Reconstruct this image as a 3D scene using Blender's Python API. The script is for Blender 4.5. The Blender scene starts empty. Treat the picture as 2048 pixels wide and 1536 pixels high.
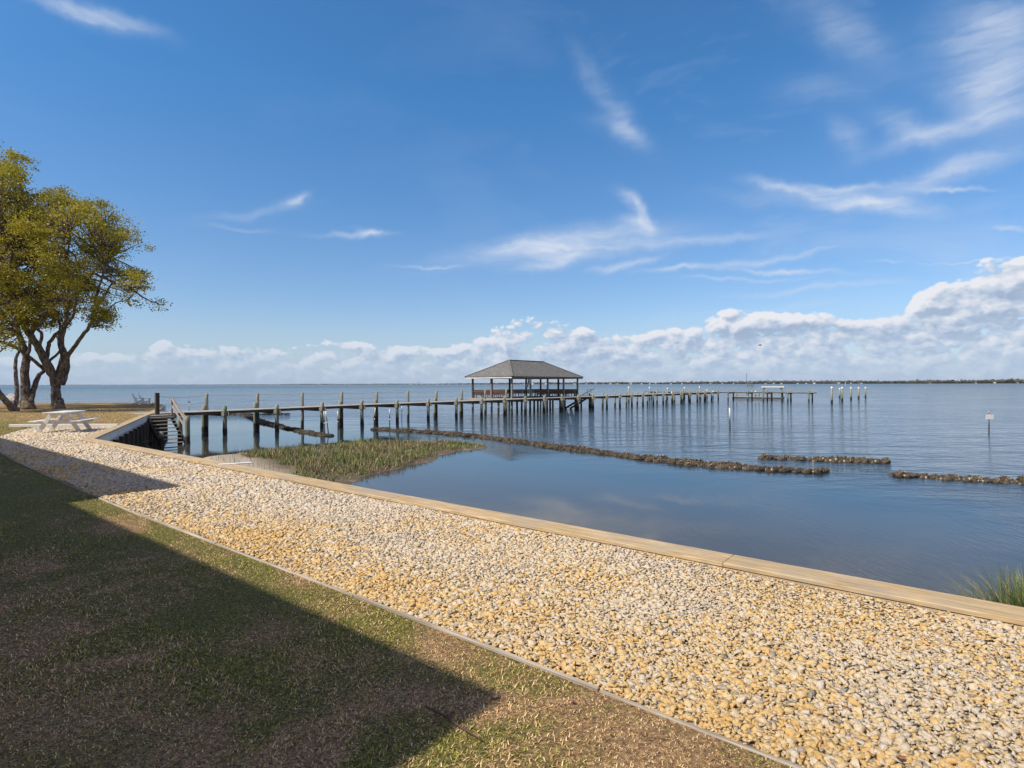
import bpy, math, random
import numpy as np
from mathutils import Vector, Matrix
random.seed(7); RNG = np.random.default_rng(7)
SC = bpy.context.scene
COL = SC.collection
R = math.radians
CAMH = 1.75
ZW = -1.52           # water level
FPX = 1140.0         # focal length in pixels of the 2048 wide picture
SUN_EL, SUN_H = R(48), Vector((-0.85, -0.53, 0)).normalized()

# ------------------------------------------------------------------ camera
cam_d = bpy.data.cameras.new('camera'); cam = bpy.data.objects.new('camera', cam_d); COL.objects.link(cam)
cam_d.sensor_width = 36; cam_d.lens = 36 * FPX / 2048; cam_d.clip_start = 0.05; cam_d.clip_end = 60000
CM = Matrix.Rotation(R(90), 4, 'X') @ Matrix.Rotation(R(-0.168), 4, 'Z')
cam.matrix_world = Matrix.Translation((0, 0, CAMH)) @ CM
SC.camera = cam
CR = CM.to_3x3()
def ray(x, y): return CR @ Vector(((x - 1024) / FPX, (767.7 - y) / FPX, -1))
def G(x, y, z=0.0):
    d = ray(x, y); t = (z - CAMH) / d.z
    return Vector((d.x * t, d.y * t, z))
def D(x, y, Y):
    d = ray(x, y); t = Y / d.y
    return Vector((d.x * t, Y, CAMH + d.z * t))
# shore frame: p runs out to sea, q along the bulkhead to the left
ANG = math.atan2(0.7782, 0.628)
PD = Vector((math.cos(ANG), math.sin(ANG), 0)); QD = Vector((-math.sin(ANG), math.cos(ANG), 0))
def PQ(p, q, z=0.0): return PD * p + QD * q + Vector((0, 0, z))
def topq(v): return (v.x * PD.x + v.y * PD.y, v.x * QD.x + v.y * QD.y)

# ------------------------------------------------------------------ node helper
class NT:
    def __init__(s, tree): s.t = tree; s.N = tree.nodes; s.L = tree.links
    def set(s, sock, v):
        if isinstance(v, bpy.types.NodeSocket): s.L.new(v, sock)
        elif v is not None:
            if isinstance(v, (tuple, list)) and len(v) == 3 and sock.type == 'RGBA': v = (*v, 1)
            sock.default_value = v
    def n(s, typ, ins=None, out=0, **pr):
        nd = s.N.new(typ)
        for k, v in pr.items(): setattr(nd, k, v)
        for k, v in (ins or {}).items(): s.set(nd.inputs[k], v)
        return nd.outputs[out]
    def m(s, op, a, b=None, c=None, clamp=False):
        nd = s.N.new('ShaderNodeMath'); nd.operation = op; nd.use_clamp = clamp
        for i, v in enumerate((a, b, c)): s.set(nd.inputs[i], v)
        return nd.outputs[0]
    def v(s, op, a, b=None, out=0):
        nd = s.N.new('ShaderNodeVectorMath'); nd.operation = op
        s.set(nd.inputs[0], a); s.set(nd.inputs[1], b)
        return nd.outputs[out]
    dim = '3D'
    def noise(s, vec, scale, detail=3, rough=0.55, dist=0.0, out=0):
        return s.n('ShaderNodeTexNoise', noise_dimensions=s.dim, out=out, ins={'Vector': vec, 'Scale': scale, 'Detail': detail, 'Roughness': rough, 'Distortion': dist})
    def ramp(s, fac, stops, interp='LINEAR'):
        nd = s.N.new('ShaderNodeValToRGB'); cr = nd.color_ramp; cr.interpolation = interp
        while len(cr.elements) < len(stops): cr.elements.new(0.5)
        for e, (p, c) in zip(cr.elements, stops):
            e.position = p; e.color = (c, c, c, 1) if not isinstance(c, tuple) else (*c, 1)
        s.set(nd.inputs[0], fac); return nd.outputs[0]
    def mix(s, f, a, b, blend='MIX'):
        nd = s.N.new('ShaderNodeMix'); nd.data_type = 'RGBA'; nd.blend_type = blend
        s.set(nd.inputs[0], f); s.set(nd.inputs[6], a); s.set(nd.inputs[7], b)
        return nd.outputs[2]
    def mapr(s, v, a, b, c=0.0, d=1.0, sm=False):
        nd = s.N.new('ShaderNodeMapRange'); nd.clamp = True
        if sm: nd.interpolation_type = 'SMOOTHSTEP'
        for i, x in enumerate((v, a, b, c, d)): s.set(nd.inputs[i], x)
        return nd.outputs[0]
    def mapping(s, vec, loc=(0, 0, 0), rot=(0, 0, 0), sc=(1, 1, 1)):
        return s.n('ShaderNodeMapping', {'Vector': vec, 'Location': loc, 'Rotation': rot, 'Scale': sc})
    def pos(s): return s.n('ShaderNodeNewGeometry', out=0)
    def island(s): return s.n('ShaderNodeNewGeometry', out=8)
    def obj(s): return s.n('ShaderNodeTexCoord', out=3)
    def sep(s, v):
        nd = s.N.new('ShaderNodeSeparateXYZ'); s.set(nd.inputs[0], v); return nd.outputs
    def comb(s, x=0.0, y=0.0, z=0.0): return s.n('ShaderNodeCombineXYZ', {0: x, 1: y, 2: z})
    def bump(s, h, dist=0.01, strength=1.0, normal=None):
        return s.n('ShaderNodeBump', {'Height': h, 'Distance': dist, 'Strength': strength, 'Normal': normal})
MATS = {}
def mat(name):
    def deco(fn):
        m = bpy.data.materials.new(name); m.use_nodes = True
        nt = NT(m.node_tree); nt.N.clear()
        o = nt.N.new('ShaderNodeOutputMaterial')
        r = fn(nt)
        if isinstance(r, dict):
            b = nt.N.new('ShaderNodeBsdfPrincipled')
            for k, v in r.items(): nt.set(b.inputs[k], v)
            r = b.outputs[0]
        nt.L.new(r, o.inputs[0]); MATS[name] = m
        return m
    return deco

def wood(name, cols, axis=0, grain=9.0, tone=0.35, rough=0.8, bumpd=0.004, moss=None, knots=False):
    """weathered timber: grain stretched along `axis` of the object, tone by board"""
    @mat(name)
    def f(t):
        sc = [grain, grain, grain]; sc[axis] = grain * 0.045
        isl = t.island()
        v = t.v('ADD', t.mapping(t.obj(), sc=tuple(sc)), t.comb(t.m('MULTIPLY', isl, 37.0), t.m('MULTIPLY', isl, 91.0), 0.0))
        g = t.noise(v, 3.0, 6, 0.65, 0.6)
        big = t.noise(t.obj(), 0.9, 3, 0.6)
        c = t.ramp(g, [(0.25, cols[0]), (0.5, cols[1]), (0.75, cols[2])])
        k = t.m('ADD', t.m('MULTIPLY', isl, tone), t.m('MULTIPLY', big, 0.5))
        k = t.m('ADD', k, 0.75 - tone / 2)
        c = t.v('MULTIPLY', c, t.comb(k, k, k))
        if knots:
            ks = [5.0, 5.0, 5.0]; ks[axis] = 1.7
            kv = t.n('ShaderNodeTexVoronoi', {'Vector': t.mapping(v, sc=tuple(k_ / q_ for k_, q_ in zip(ks, sc))), 'Scale': 1.0}, 0)
            c = t.mix(t.mapr(kv, 0.10, 0.05, 0, 0.85), c, (0.10, 0.055, 0.025))
            c = t.mix(t.mapr(t.noise(t.obj(), 1.3, 5, 0.7), 0.46, 0.64, 0, 0.65), c, (0.36, 0.31, 0.25))
        if moss: c = t.mix(t.mapr(t.noise(t.obj(), 2.3, 4, 0.7), 0.52, 0.7), c, moss)
        return {'Base Color': c, 'Roughness': rough, 'Normal': t.bump(g, bumpd, 0.7)}
wood('deck_wood', [(0.20, 0.18, 0.15), (0.36, 0.33, 0.29), (0.50, 0.47, 0.42)], axis=1, tone=0.4)
wood('beam_wood', [(0.10, 0.10, 0.075), (0.20, 0.19, 0.15), (0.30, 0.28, 0.23)], axis=1)
wood('stringer_wood', [(0.07, 0.06, 0.05), (0.14, 0.12, 0.10), (0.22, 0.19, 0.16)], axis=0)
wood('rail_wood', [(0.12, 0.11, 0.095), (0.22, 0.20, 0.17), (0.34, 0.31, 0.27)], axis=2)
wood('cap_wood', [(0.20, 0.125, 0.06), (0.50, 0.36, 0.19), (0.70, 0.57, 0.38)], axis=1, knots=True, grain=16, tone=0.16, bumpd=0.003)
wood('tread_wood', [(0.13, 0.11, 0.09), (0.26, 0.23, 0.19), (0.42, 0.38, 0.33)], axis=0, tone=0.3)
wood('silver_wood', [(0.12, 0.10, 0.08), (0.32, 0.28, 0.24), (0.52, 0.47, 0.41)], axis=1, tone=0.2)
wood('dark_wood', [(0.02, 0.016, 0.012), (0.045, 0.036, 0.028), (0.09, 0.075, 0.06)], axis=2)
wood('bench_wood', [(0.04, 0.018, 0.013), (0.08, 0.036, 0.026), (0.13, 0.06, 0.042)], axis=1)
wood('edging_wood', [(0.16, 0.13, 0.10), (0.36, 0.31, 0.25), (0.55, 0.49, 0.42)], axis=1, tone=0.15, bumpd=0.002)
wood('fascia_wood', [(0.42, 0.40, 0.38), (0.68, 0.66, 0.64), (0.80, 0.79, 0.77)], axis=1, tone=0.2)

@mat('pile_wood')
def _(t):
    z = t.sep(t.pos())[2]
    isl = t.n('ShaderNodeObjectInfo', out=5)
    v = t.v('ADD', t.mapping(t.obj(), sc=(14, 14, 1.0)), t.comb(t.m('MULTIPLY', isl, 53.0), 0.0, t.m('MULTIPLY', isl, 11.0)))
    g = t.noise(v, 1.6, 6, 0.65, 0.4)
    dry = t.ramp(g, [(0.25, (0.15, 0.14, 0.10)), (0.55, (0.33, 0.31, 0.25)), (0.8, (0.50, 0.47, 0.40))])
    dry = t.mix(t.mapr(t.noise(v, 0.4, 3, 0.6), 0.45, 0.65), dry, (0.17, 0.22, 0.14))
    n2 = t.noise(t.v('ADD', t.pos(), t.comb(0.0, t.m('MULTIPLY', isl, 9.0), 0.0)), 5.0, 4, 0.7)
    wet = t.ramp(n2, [(0.35, (0.014, 0.012, 0.009)), (0.6, (0.035, 0.028, 0.02)), (0.75, (0.10, 0.085, 0.06))])
    tide = t.m('ADD', z, t.m('MULTIPLY', n2, 0.45))
    f = t.mapr(tide, -0.86, -0.72)
    c = t.mix(f, wet, dry)
    c = t.mix(t.m('MULTIPLY', t.mapr(z, -0.35, 0.0, 1.0, 0.0), 0.15), c, (0.05, 0.045, 0.035))
    return {'Base Color': c, 'Roughness': 0.8, 'Normal': t.bump(t.m('ADD', g, n2), 0.015, 0.8)}

@mat('white_paint')
def _(t):
    n = t.noise(t.obj(), 6, 4, 0.6)
    return {'Base Color': t.ramp(n, [(0.3, (0.74, 0.73, 0.71)), (0.6, (0.87, 0.87, 0.85))]), 'Roughness': 0.55, 'Normal': t.bump(n, 0.002, 0.5)}
@mat('worn_white_paint')
def _(t):
    n = t.noise(t.obj(), 9, 5, 0.7)
    return {'Base Color': t.ramp(n, [(0.38, (0.40, 0.32, 0.28)), (0.5, (0.70, 0.64, 0.60)), (0.7, (0.80, 0.77, 0.74))]), 'Roughness': 0.7}
def flat(name, col, rough=0.6, var=0.25, sc=8.0, metal=0.0):
    @mat(name)
    def f(t):
        n = t.noise(t.obj(), sc, 4, 0.65)
        a = tuple(c * (1 - var) for c in col); b = tuple(min(1, c * (1 + var)) for c in col)
        return {'Base Color': t.ramp(n, [(0.3, a), (0.7, b)]), 'Roughness': rough, 'Metallic': metal, 'Normal': t.bump(n, 0.002, 0.4)}
flat('white_plastic', (0.78, 0.78, 0.76), 0.4, 0.08)
flat('dark_fouling', (0.035, 0.03, 0.028), 0.9, 0.5, 30)
flat('red_tape', (0.35, 0.05, 0.06), 0.5, 0.2)
flat('orange_paint', (0.65, 0.25, 0.10), 0.5, 0.2)
flat('steel', (0.35, 0.36, 0.36), 0.4, 0.2, 10, 0.8)
flat('rope', (0.50, 0.48, 0.43), 0.9, 0.2, 40)
flat('dark_metal', (0.05, 0.05, 0.055), 0.5, 0.3)
flat('shade_green', (0.035, 0.045, 0.03), 0.8, 0.5, 3)
flat('leaf_orange', (0.34, 0.13, 0.05), 0.7, 0.35, 60)
flat('leaf_tan', (0.40, 0.25, 0.13), 0.7, 0.3, 60)
flat('twig', (0.10, 0.06, 0.04), 0.9, 0.4, 30)
flat('far_white', (0.62, 0.62, 0.62), 0.7, 0.15, 0.1)
flat('far_roof', (0.18, 0.17, 0.17), 0.8, 0.3, 0.1)
flat('siding', (0.42, 0.41, 0.38), 0.7, 0.1, 1.0)
flat('window_glass', (0.03, 0.04, 0.05), 0.08, 0.1)
flat('feather', (0.05, 0.05, 0.06), 0.9, 0.3)

@mat('shingles')
def _(t):
    v = t.obj()
    br = t.N.new('ShaderNodeTexBrick'); t.set(br.inputs['Vector'], t.mapping(v, rot=(0, 0, 0), sc=(1, 1, 1)))
    br.inputs['Scale'].default_value = 1.0
    n = t.noise(v, 5.0, 5, 0.75); n2 = t.noise(v, 1.0, 3, 0.6)
    z = t.sep(v)[2]
    course = t.m('FRACT', t.m('MULTIPLY', z, 12.0))
    c = t.ramp(n, [(0.38, (0.06, 0.06, 0.06)), (0.5, (0.155, 0.15, 0.142)), (0.62, (0.29, 0.28, 0.265))])
    c = t.mix(0.35, c, t.ramp(n2, [(0.3, (0.12, 0.12, 0.115)), (0.7, (0.19, 0.185, 0.175))]))
    t.N.remove(br)
    return {'Base Color': c, 'Roughness': 0.95, 'Normal': t.bump(t.m('ADD', course, n), 0.02, 0.8)}

@mat('stone')
def _(t):
    p = t.pos(); isl = t.island()
    r = t.n('ShaderNodeTexWhiteNoise', {'W': t.m('MULTIPLY', isl, 913.7)}, 0, noise_dimensions='1D')
    r2 = t.n('ShaderNodeTexWhiteNoise', {'W': t.m('MULTIPLY', isl, 417.3)}, 0, noise_dimensions='1D')
    patch = t.noise(p, 0.55, 3, 0.6)
    d = t.v('DOT_PRODUCT', p, tuple(PD), out=1)               # distance out from the house
    bias = t.m('ADD', t.mapr(d, 3.0, 4.3, 0.34, -0.12), t.mapr(t.v('DOT_PRODUCT', p, tuple(QD), out=1), -3.0, 9.0, 0.22, -0.26))
    k = t.m('ADD', t.m('MULTIPLY', t.m('SUBTRACT', patch, 0.5), 2.4), t.m('ADD', bias, r))
    c = t.ramp(k, [(0.10, (0.70, 0.62, 0.53)), (0.40, (0.76, 0.63, 0.45)), (0.70, (0.80, 0.56, 0.20)), (0.90, (0.78, 0.45, 0.08))])
    c = t.mix(t.m('GREATER_THAN', r2, 0.965), c, (0.23, 0.21, 0.20))
    c = t.mix(t.m('LESS_THAN', r2, 0.004), c, (0.45, 0.24, 0.12))
    n = t.noise(p, 70, 5, 0.8); st_ = t.noise(p, 28, 3, 0.6)
    c = t.mix(0.36, c, t.ramp(n, [(0.35, (0.34, 0.22, 0.12)), (0.5, (0.70, 0.58, 0.41)), (0.62, (0.92, 0.85, 0.73))]))
    c = t.mix(t.mapr(st_, 0.54, 0.70, 0, 0.35), c, (0.70, 0.40, 0.12))
    return {'Base Color': c, 'Roughness': 0.9, 'Normal': t.bump(n, 0.012, 1.0)}

@mat('gravel_bed')
def _(t):
    p = t.pos()
    vo = t.n('ShaderNodeTexVoronoi', {'Vector': p, 'Scale': 24.0}, 0)
    col = t.n('ShaderNodeTexVoronoi', {'Vector': p, 'Scale': 24.0}, 1)
    r = t.sep(col)[0]
    c = t.ramp(r, [(0.0, (0.46, 0.42, 0.37)), (0.5, (0.46, 0.35, 0.22)), (1.0, (0.42, 0.25, 0.10))])
    c = t.mix(t.mapr(vo, 0.35, 0.75), c, (0.12, 0.085, 0.05))
    return {'Base Color': c, 'Roughness': 0.95, 'Normal': t.bump(vo, 0.03, 1.0)}

def patchmask(t, p):
    a = t.noise(p, 0.75, 5, 0.68, 0.5)
    return a
@mat('lawn')
def _(t):
    p = t.pos()
    a = patchmask(t, p)
    fine = t.noise(p, 42, 4, 0.9, 0.6)
    y = t.sep(p)[1]; d = t.v('DOT_PRODUCT', p, tuple(PD), out=1); q = t.v('DOT_PRODUCT', p, tuple(QD), out=1)
    green = t.ramp(fine, [(0.36, (0.035, 0.035, 0.008)), (0.5, (0.17, 0.15, 0.028)), (0.66, (0.42, 0.35, 0.08))])
    tan = t.ramp(fine, [(0.36, (0.09, 0.05, 0.022)), (0.5, (0.38, 0.225, 0.10)), (0.64, (0.78, 0.52, 0.26))])
    far = t.mapr(q, 1.5, 10.0)                                 # greener away along the shore
    f = t.mapr(t.m('ADD', a, t.m('MULTIPLY', far, 0.13)), 0.45, 0.58)
    litter = t.m('MULTIPLY', t.mapr(d, 4.5, 8.0), t.mapr(q, 27.0, 29.0))
    f = t.m('MULTIPLY', f, t.m('SUBTRACT', 1.0, t.m('MULTIPLY', litter, 0.75)))
    c = t.mix(f, tan, green)
    bare = t.m('MULTIPLY', t.mapr(t.noise(p, 1.1, 3, 0.5), 0.62, 0.72), t.mapr(d, 2.0, 2.5))
    c = t.mix(bare, c, (0.33, 0.25, 0.175))
    return {'Base Color': c, 'Roughness': 0.95, 'Normal': t.bump(fine, 0.03, 1.0)}
@mat('grass_blade')
def _(t):
    p = t.pos(); isl = t.island()
    r = t.n('ShaderNodeTexWhiteNoise', {'W': t.m('MULTIPLY', isl, 713.7)}, 0, noise_dimensions='1D')
    q = t.v('DOT_PRODUCT', p, tuple(QD), out=1)
    a = t.m('ADD', patchmask(t, p), t.m('MULTIPLY', t.mapr(q, 1.5, 10.0), 0.11))
    f = t.m('GREATER_THAN', t.m('ADD', a, t.m('MULTIPLY', t.m('SUBTRACT', r, 0.5), 0.22)), 0.54)
    green = t.ramp(t.m('FRACT', t.m('MULTIPLY', r, 7.0)), [(0.0, (0.13, 0.14, 0.018)), (0.5, (0.29, 0.28, 0.04)), (1.0, (0.48, 0.42, 0.085))])
    tan = t.ramp(t.m('FRACT', t.m('MULTIPLY', r, 11.0)), [(0.0, (0.24, 0.12, 0.045)), (0.5, (0.66, 0.42, 0.19)), (1.0, (0.86, 0.66, 0.38))])
    return {'Base Color': t.mix(f, tan, green), 'Roughness': 0.7}
@mat('marsh_blade')
def _(t):
    p = t.pos(); isl = t.island()
    r = t.n('ShaderNodeTexWhiteNoise', {'W': t.m('MULTIPLY', isl, 713.7)}, 0, noise_dimensions='1D')
    a = t.noise(p, 0.45, 4, 0.65)
    f = t.m('GREATER_THAN', t.m('ADD', a, t.m('MULTIPLY', t.m('SUBTRACT', r, 0.5), 0.5)), 0.44)
    green = t.ramp(t.m('FRACT', t.m('MULTIPLY', r, 7.0)), [(0.0, (0.05, 0.085, 0.014)), (0.5, (0.12, 0.165, 0.034)), (1.0, (0.30, 0.32, 0.09))])
    tan = t.ramp(t.m('FRACT', t.m('MULTIPLY', r, 11.0)), [(0.0, (0.13, 0.075, 0.045)), (0.5, (0.27, 0.18, 0.105)), (1.0, (0.48, 0.37, 0.22))])
    return {'Base Color': t.mix(f, tan, green), 'Roughness': 0.65}
@mat('cordgrass_blade')
def _(t):
    r = t.n('ShaderNodeTexWhiteNoise', {'W': t.m('MULTIPLY', t.island(), 713.7)}, 0, noise_dimensions='1D')
    c = t.ramp(r, [(0.0, (0.035, 0.07, 0.012)), (0.45, (0.10, 0.16, 0.03)), (0.72, (0.20, 0.24, 0.06)), (0.85, (0.34, 0.25, 0.13)), (1.0, (0.50, 0.38, 0.22))])
    return {'Base Color': c, 'Roughness': 0.6}
@mat('seabed')
def _(t):
    p = t.pos(); z = t.sep(p)[2]
    n = t.noise(p, 0.7, 5, 0.65, 0.8); f = t.noise(p, 14, 4, 0.7)
    sub = t.ramp(n, [(0.38, (0.06, 0.05, 0.036)), (0.52, (0.16, 0.13, 0.095)), (0.66, (0.30, 0.25, 0.19))])
    sand = t.ramp(f, [(0.3, (0.26, 0.21, 0.16)), (0.6, (0.47, 0.41, 0.33))])
    mud = t.ramp(f, [(0.3, (0.06, 0.045, 0.028)), (0.6, (0.16, 0.12, 0.075))])
    shell = t.ramp(t.noise(p, 30, 3, 0.8), [(0.4, (0.30, 0.15, 0.08)), (0.6, (0.62, 0.42, 0.27))])
    dry = t.mix(t.mapr(n, 0.62, 0.68), mud, shell)
    d = t.v('DOT_PRODUCT', p, tuple(PD), out=1)
    y = t.sep(p)[1]
    sd_ = t.m('SUBTRACT', t.m('ADD', d, n), t.m('MULTIPLY', t.v('DOT_PRODUCT', p, tuple(QD), out=1), 0.27))
    dry = t.mix(t.mapr(sd_, 6.6, 5.6), dry, sand)
    return {'Base Color': t.mix(t.mapr(z, ZW - 0.02, ZW + 0.06), sub, dry), 'Roughness': 0.9, 'Normal': t.bump(f, 0.03, 0.8)}
@mat('bark')
def _(t):
    v = t.mapping(t.obj(), sc=(1, 1, 0.35))
    n = t.noise(v, 7, 6, 0.75, 0.5); b = t.noise(t.obj(), 1.6, 3, 0.6)
    c = t.ramp(n, [(0.36, (0.03, 0.022, 0.018)), (0.5, (0.14, 0.105, 0.08)), (0.64, (0.38, 0.31, 0.25))])
    c = t.mix(t.mapr(b, 0.5, 0.65, 0, 0.5), c, (0.27, 0.23, 0.19))
    return {'Base Color': c, 'Roughness': 0.95, 'Normal': t.bump(n, 0.06, 0.9)}
def leafmat(name, cols, tr=0.35):
    @mat(name)
    def f(t):
        r = t.n('ShaderNodeTexWhiteNoise', {'W': t.m('MULTIPLY', t.island(), 713.7)}, 0, noise_dimensions='1D')
        n = t.noise(t.pos(), 0.5, 3, 0.6)
        k = t.m('ADD', t.m('MULTIPLY', r, 0.6), t.m('SUBTRACT', t.m('MULTIPLY', n, 1.2), 0.4))
        c = t.ramp(k, [(0.0, cols[0]), (0.5, cols[1]), (1.0, cols[2])])
        a = t.n('ShaderNodeBsdfDiffuse', {'Color': c, 'Roughness': 0.5})
        b = t.n('ShaderNodeBsdfTranslucent', {'Color': c})
        g = t.n('ShaderNodeBsdfGlossy', {'Color': (1, 1, 1), 'Roughness': 0.45})
        m1 = t.n('ShaderNodeMixShader', {0: tr, 1: a, 2: b})
        return t.n('ShaderNodeMixShader', {0: 0.03, 1: m1, 2: g})
leafmat('oak_leaf', [(0.15, 0.14, 0.014), (0.42, 0.37, 0.035), (0.68, 0.57, 0.07)])
leafmat('oak_leaf_bright', [(0.22, 0.21, 0.02), (0.42, 0.38, 0.03), (0.60, 0.52, 0.07)], 0.5)
leafmat('far_leaf', [(0.04, 0.046, 0.035), (0.075, 0.078, 0.058), (0.11, 0.105, 0.08)], 0.0)
@mat('oyster')
def _(t):
    o = t.obj(); n = t.noise(o, 9, 5, 0.75); f = t.noise(o, 38, 3, 0.8)
    r = t.n('ShaderNodeObjectInfo', out=5)
    c = t.ramp(n, [(0.36, (0.022, 0.015, 0.010)), (0.5, (0.075, 0.052, 0.032)), (0.66, (0.19, 0.145, 0.09))])
    c = t.mix(t.mapr(f, 0.60, 0.70), c, (0.32, 0.28, 0.21))
    k = t.m('ADD', 0.75, t.m('MULTIPLY', r, 0.5)); c = t.v('MULTIPLY', c, t.comb(k, k, k))
    return {'Base Color': c, 'Roughness': 0.75, 'Normal': t.bump(t.m('ADD', n, f), 0.03, 1.0)}
@mat('oyster_shell')
def _(t):
    r = t.n('ShaderNodeTexWhiteNoise', {'W': t.m('MULTIPLY', t.island(), 713.7)}, 0, noise_dimensions='1D')
    return {'Base Color': t.ramp(r, [(0.0, (0.04, 0.03, 0.02)), (0.6, (0.13, 0.10, 0.065)), (0.9, (0.25, 0.20, 0.13)), (1.0, (0.5, 0.45, 0.36))]), 'Roughness': 0.7}

@mat('sea_water')
def _(t):
    p = t.pos()
    d = t.v('DOT_PRODUCT', p, tuple(PD), out=1)
    q = t.v('DOT_PRODUCT', p, tuple(QD), out=1)
    y = t.sep(p)[1]
    r = t.v('LENGTH', p, out=1)
    open_ = t.mapr(t.m('SUBTRACT', d, t.m('MULTIPLY', q, 0.22)), 14.5, 31.0, sm=True)
    open_ = t.m('MULTIPLY', open_, t.mapr(d, 14.0, 24.0))
    open_ = t.m('MAXIMUM', open_, t.mapr(y, 46.0, 62.0, sm=True))
    # ripples: crests drawn out along one heading, shorter inside the sill
    v1 = t.mapping(p, rot=(0, 0, R(12)), sc=(1.0, 0.22, 1))
    v2 = t.mapping(p, rot=(0, 0, R(78)), sc=(1.0, 0.35, 1))
    rip = t.noise(v1, 9.0, 3, 0.6, 0.35)
    v3 = t.mapping(p, rot=(0, 0, R(-22)), sc=(0.5, 1.0, 1))
    v4 = t.mapping(p, rot=(0, 0, R(-8)), sc=(0.45, 1.0, 1))
    chop = t.noise(v3, 2.2, 5, 0.62, 0.4)
    swell = t.noise(v4, 0.42, 4, 0.6)
    gust = t.mapr(t.noise(t.mapping(p, sc=(0.5, 1.3, 1)), 0.05, 3, 0.6), 0.35, 0.65, 0.45, 1.0)
    calm_patch = t.mapr(t.noise(p, 0.25, 3, 0.55), 0.36, 0.62, 0.25, 1.0)
    right = t.mapr(q, 6.0, -4.0, 0.12, 1.0, sm=True)
    h = t.m('MULTIPLY', rip, t.m('MULTIPLY', calm_patch, t.m('MULTIPLY', right, 0.015)))
    h = t.m('ADD', h, t.m('MULTIPLY', chop, t.m('MULTIPLY', t.m('MULTIPLY', open_, gust), 0.10)))
    h = t.m('ADD', h, t.m('MULTIPLY', swell, t.m('MULTIPLY', open_, 0.30)))
    nrm = t.bump(h, 1.0, 1.0)
    rough = t.mapr(r, 60.0, 900.0, 0.02, 0.22)
    fr = t.n('ShaderNodeFresnel', {'IOR': 1.333, 'Normal': nrm})
    gl = t.n('ShaderNodeBsdfGlossy', {'Color': (1, 1, 1), 'Roughness': rough, 'Normal': nrm})
    murk = t.n('ShaderNodeBsdfDiffuse', {'Color': t.mix(t.mapr(d, 8.5, 18.0), (0.135, 0.115, 0.082), t.mix(t.mapr(r, 15, 250), (0.018, 0.036, 0.050), (0.020, 0.055, 0.075)))})
    tr = t.n('ShaderNodeBsdfTransparent', {'Color': (0.78, 0.80, 0.72)})
    mf = t.mapr(d, 6.0, 16.0, 0.12, 1.0)
    body = t.n('ShaderNodeMixShader', {0: mf, 1: tr, 2: murk})
    fr = t.m('MULTIPLY', fr, t.mapr(r, 60.0, 700.0, 1.0, 0.62))      # unresolved waves turn facets toward the viewer
    return t.n('ShaderNodeMixShader', {0: fr, 1: body, 2: gl})

# ------------------------------------------------------------------ mesh helpers
def make_obj(name, me, m=None, parent=None, loc=None, smooth=False):
    if m: me.materials.append(MATS[m])
    o = bpy.data.objects.new(name, me); COL.objects.link(o)
    if parent: o.parent = parent
    if loc is not None: o.location = loc
    if smooth: me.polygons.foreach_set('use_smooth', [True] * len(me.polygons))
    return o
def arr_mesh(name, V, F, smooth=False):
    """V (n,3), F (m,k) arrays -> mesh"""
    me = bpy.data.meshes.new(name); V = np.asarray(V, np.float32); F = np.asarray(F, np.int32)
    me.vertices.add(len(V)); me.vertices.foreach_set('co', V.ravel())
    k = F.shape[1]
    me.loops.add(F.size); me.loops.foreach_set('vertex_index', F.ravel())
    me.polygons.add(len(F)); me.polygons.foreach_set('loop_start', np.arange(0, F.size, k, dtype=np.int32))
    me.polygons.foreach_set('loop_total', np.full(len(F), k, np.int32))
    if smooth: me.polygons.foreach_set('use_smooth', np.ones(len(F), bool))
    me.update(calc_edges=True); me.validate()
    return me
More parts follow.
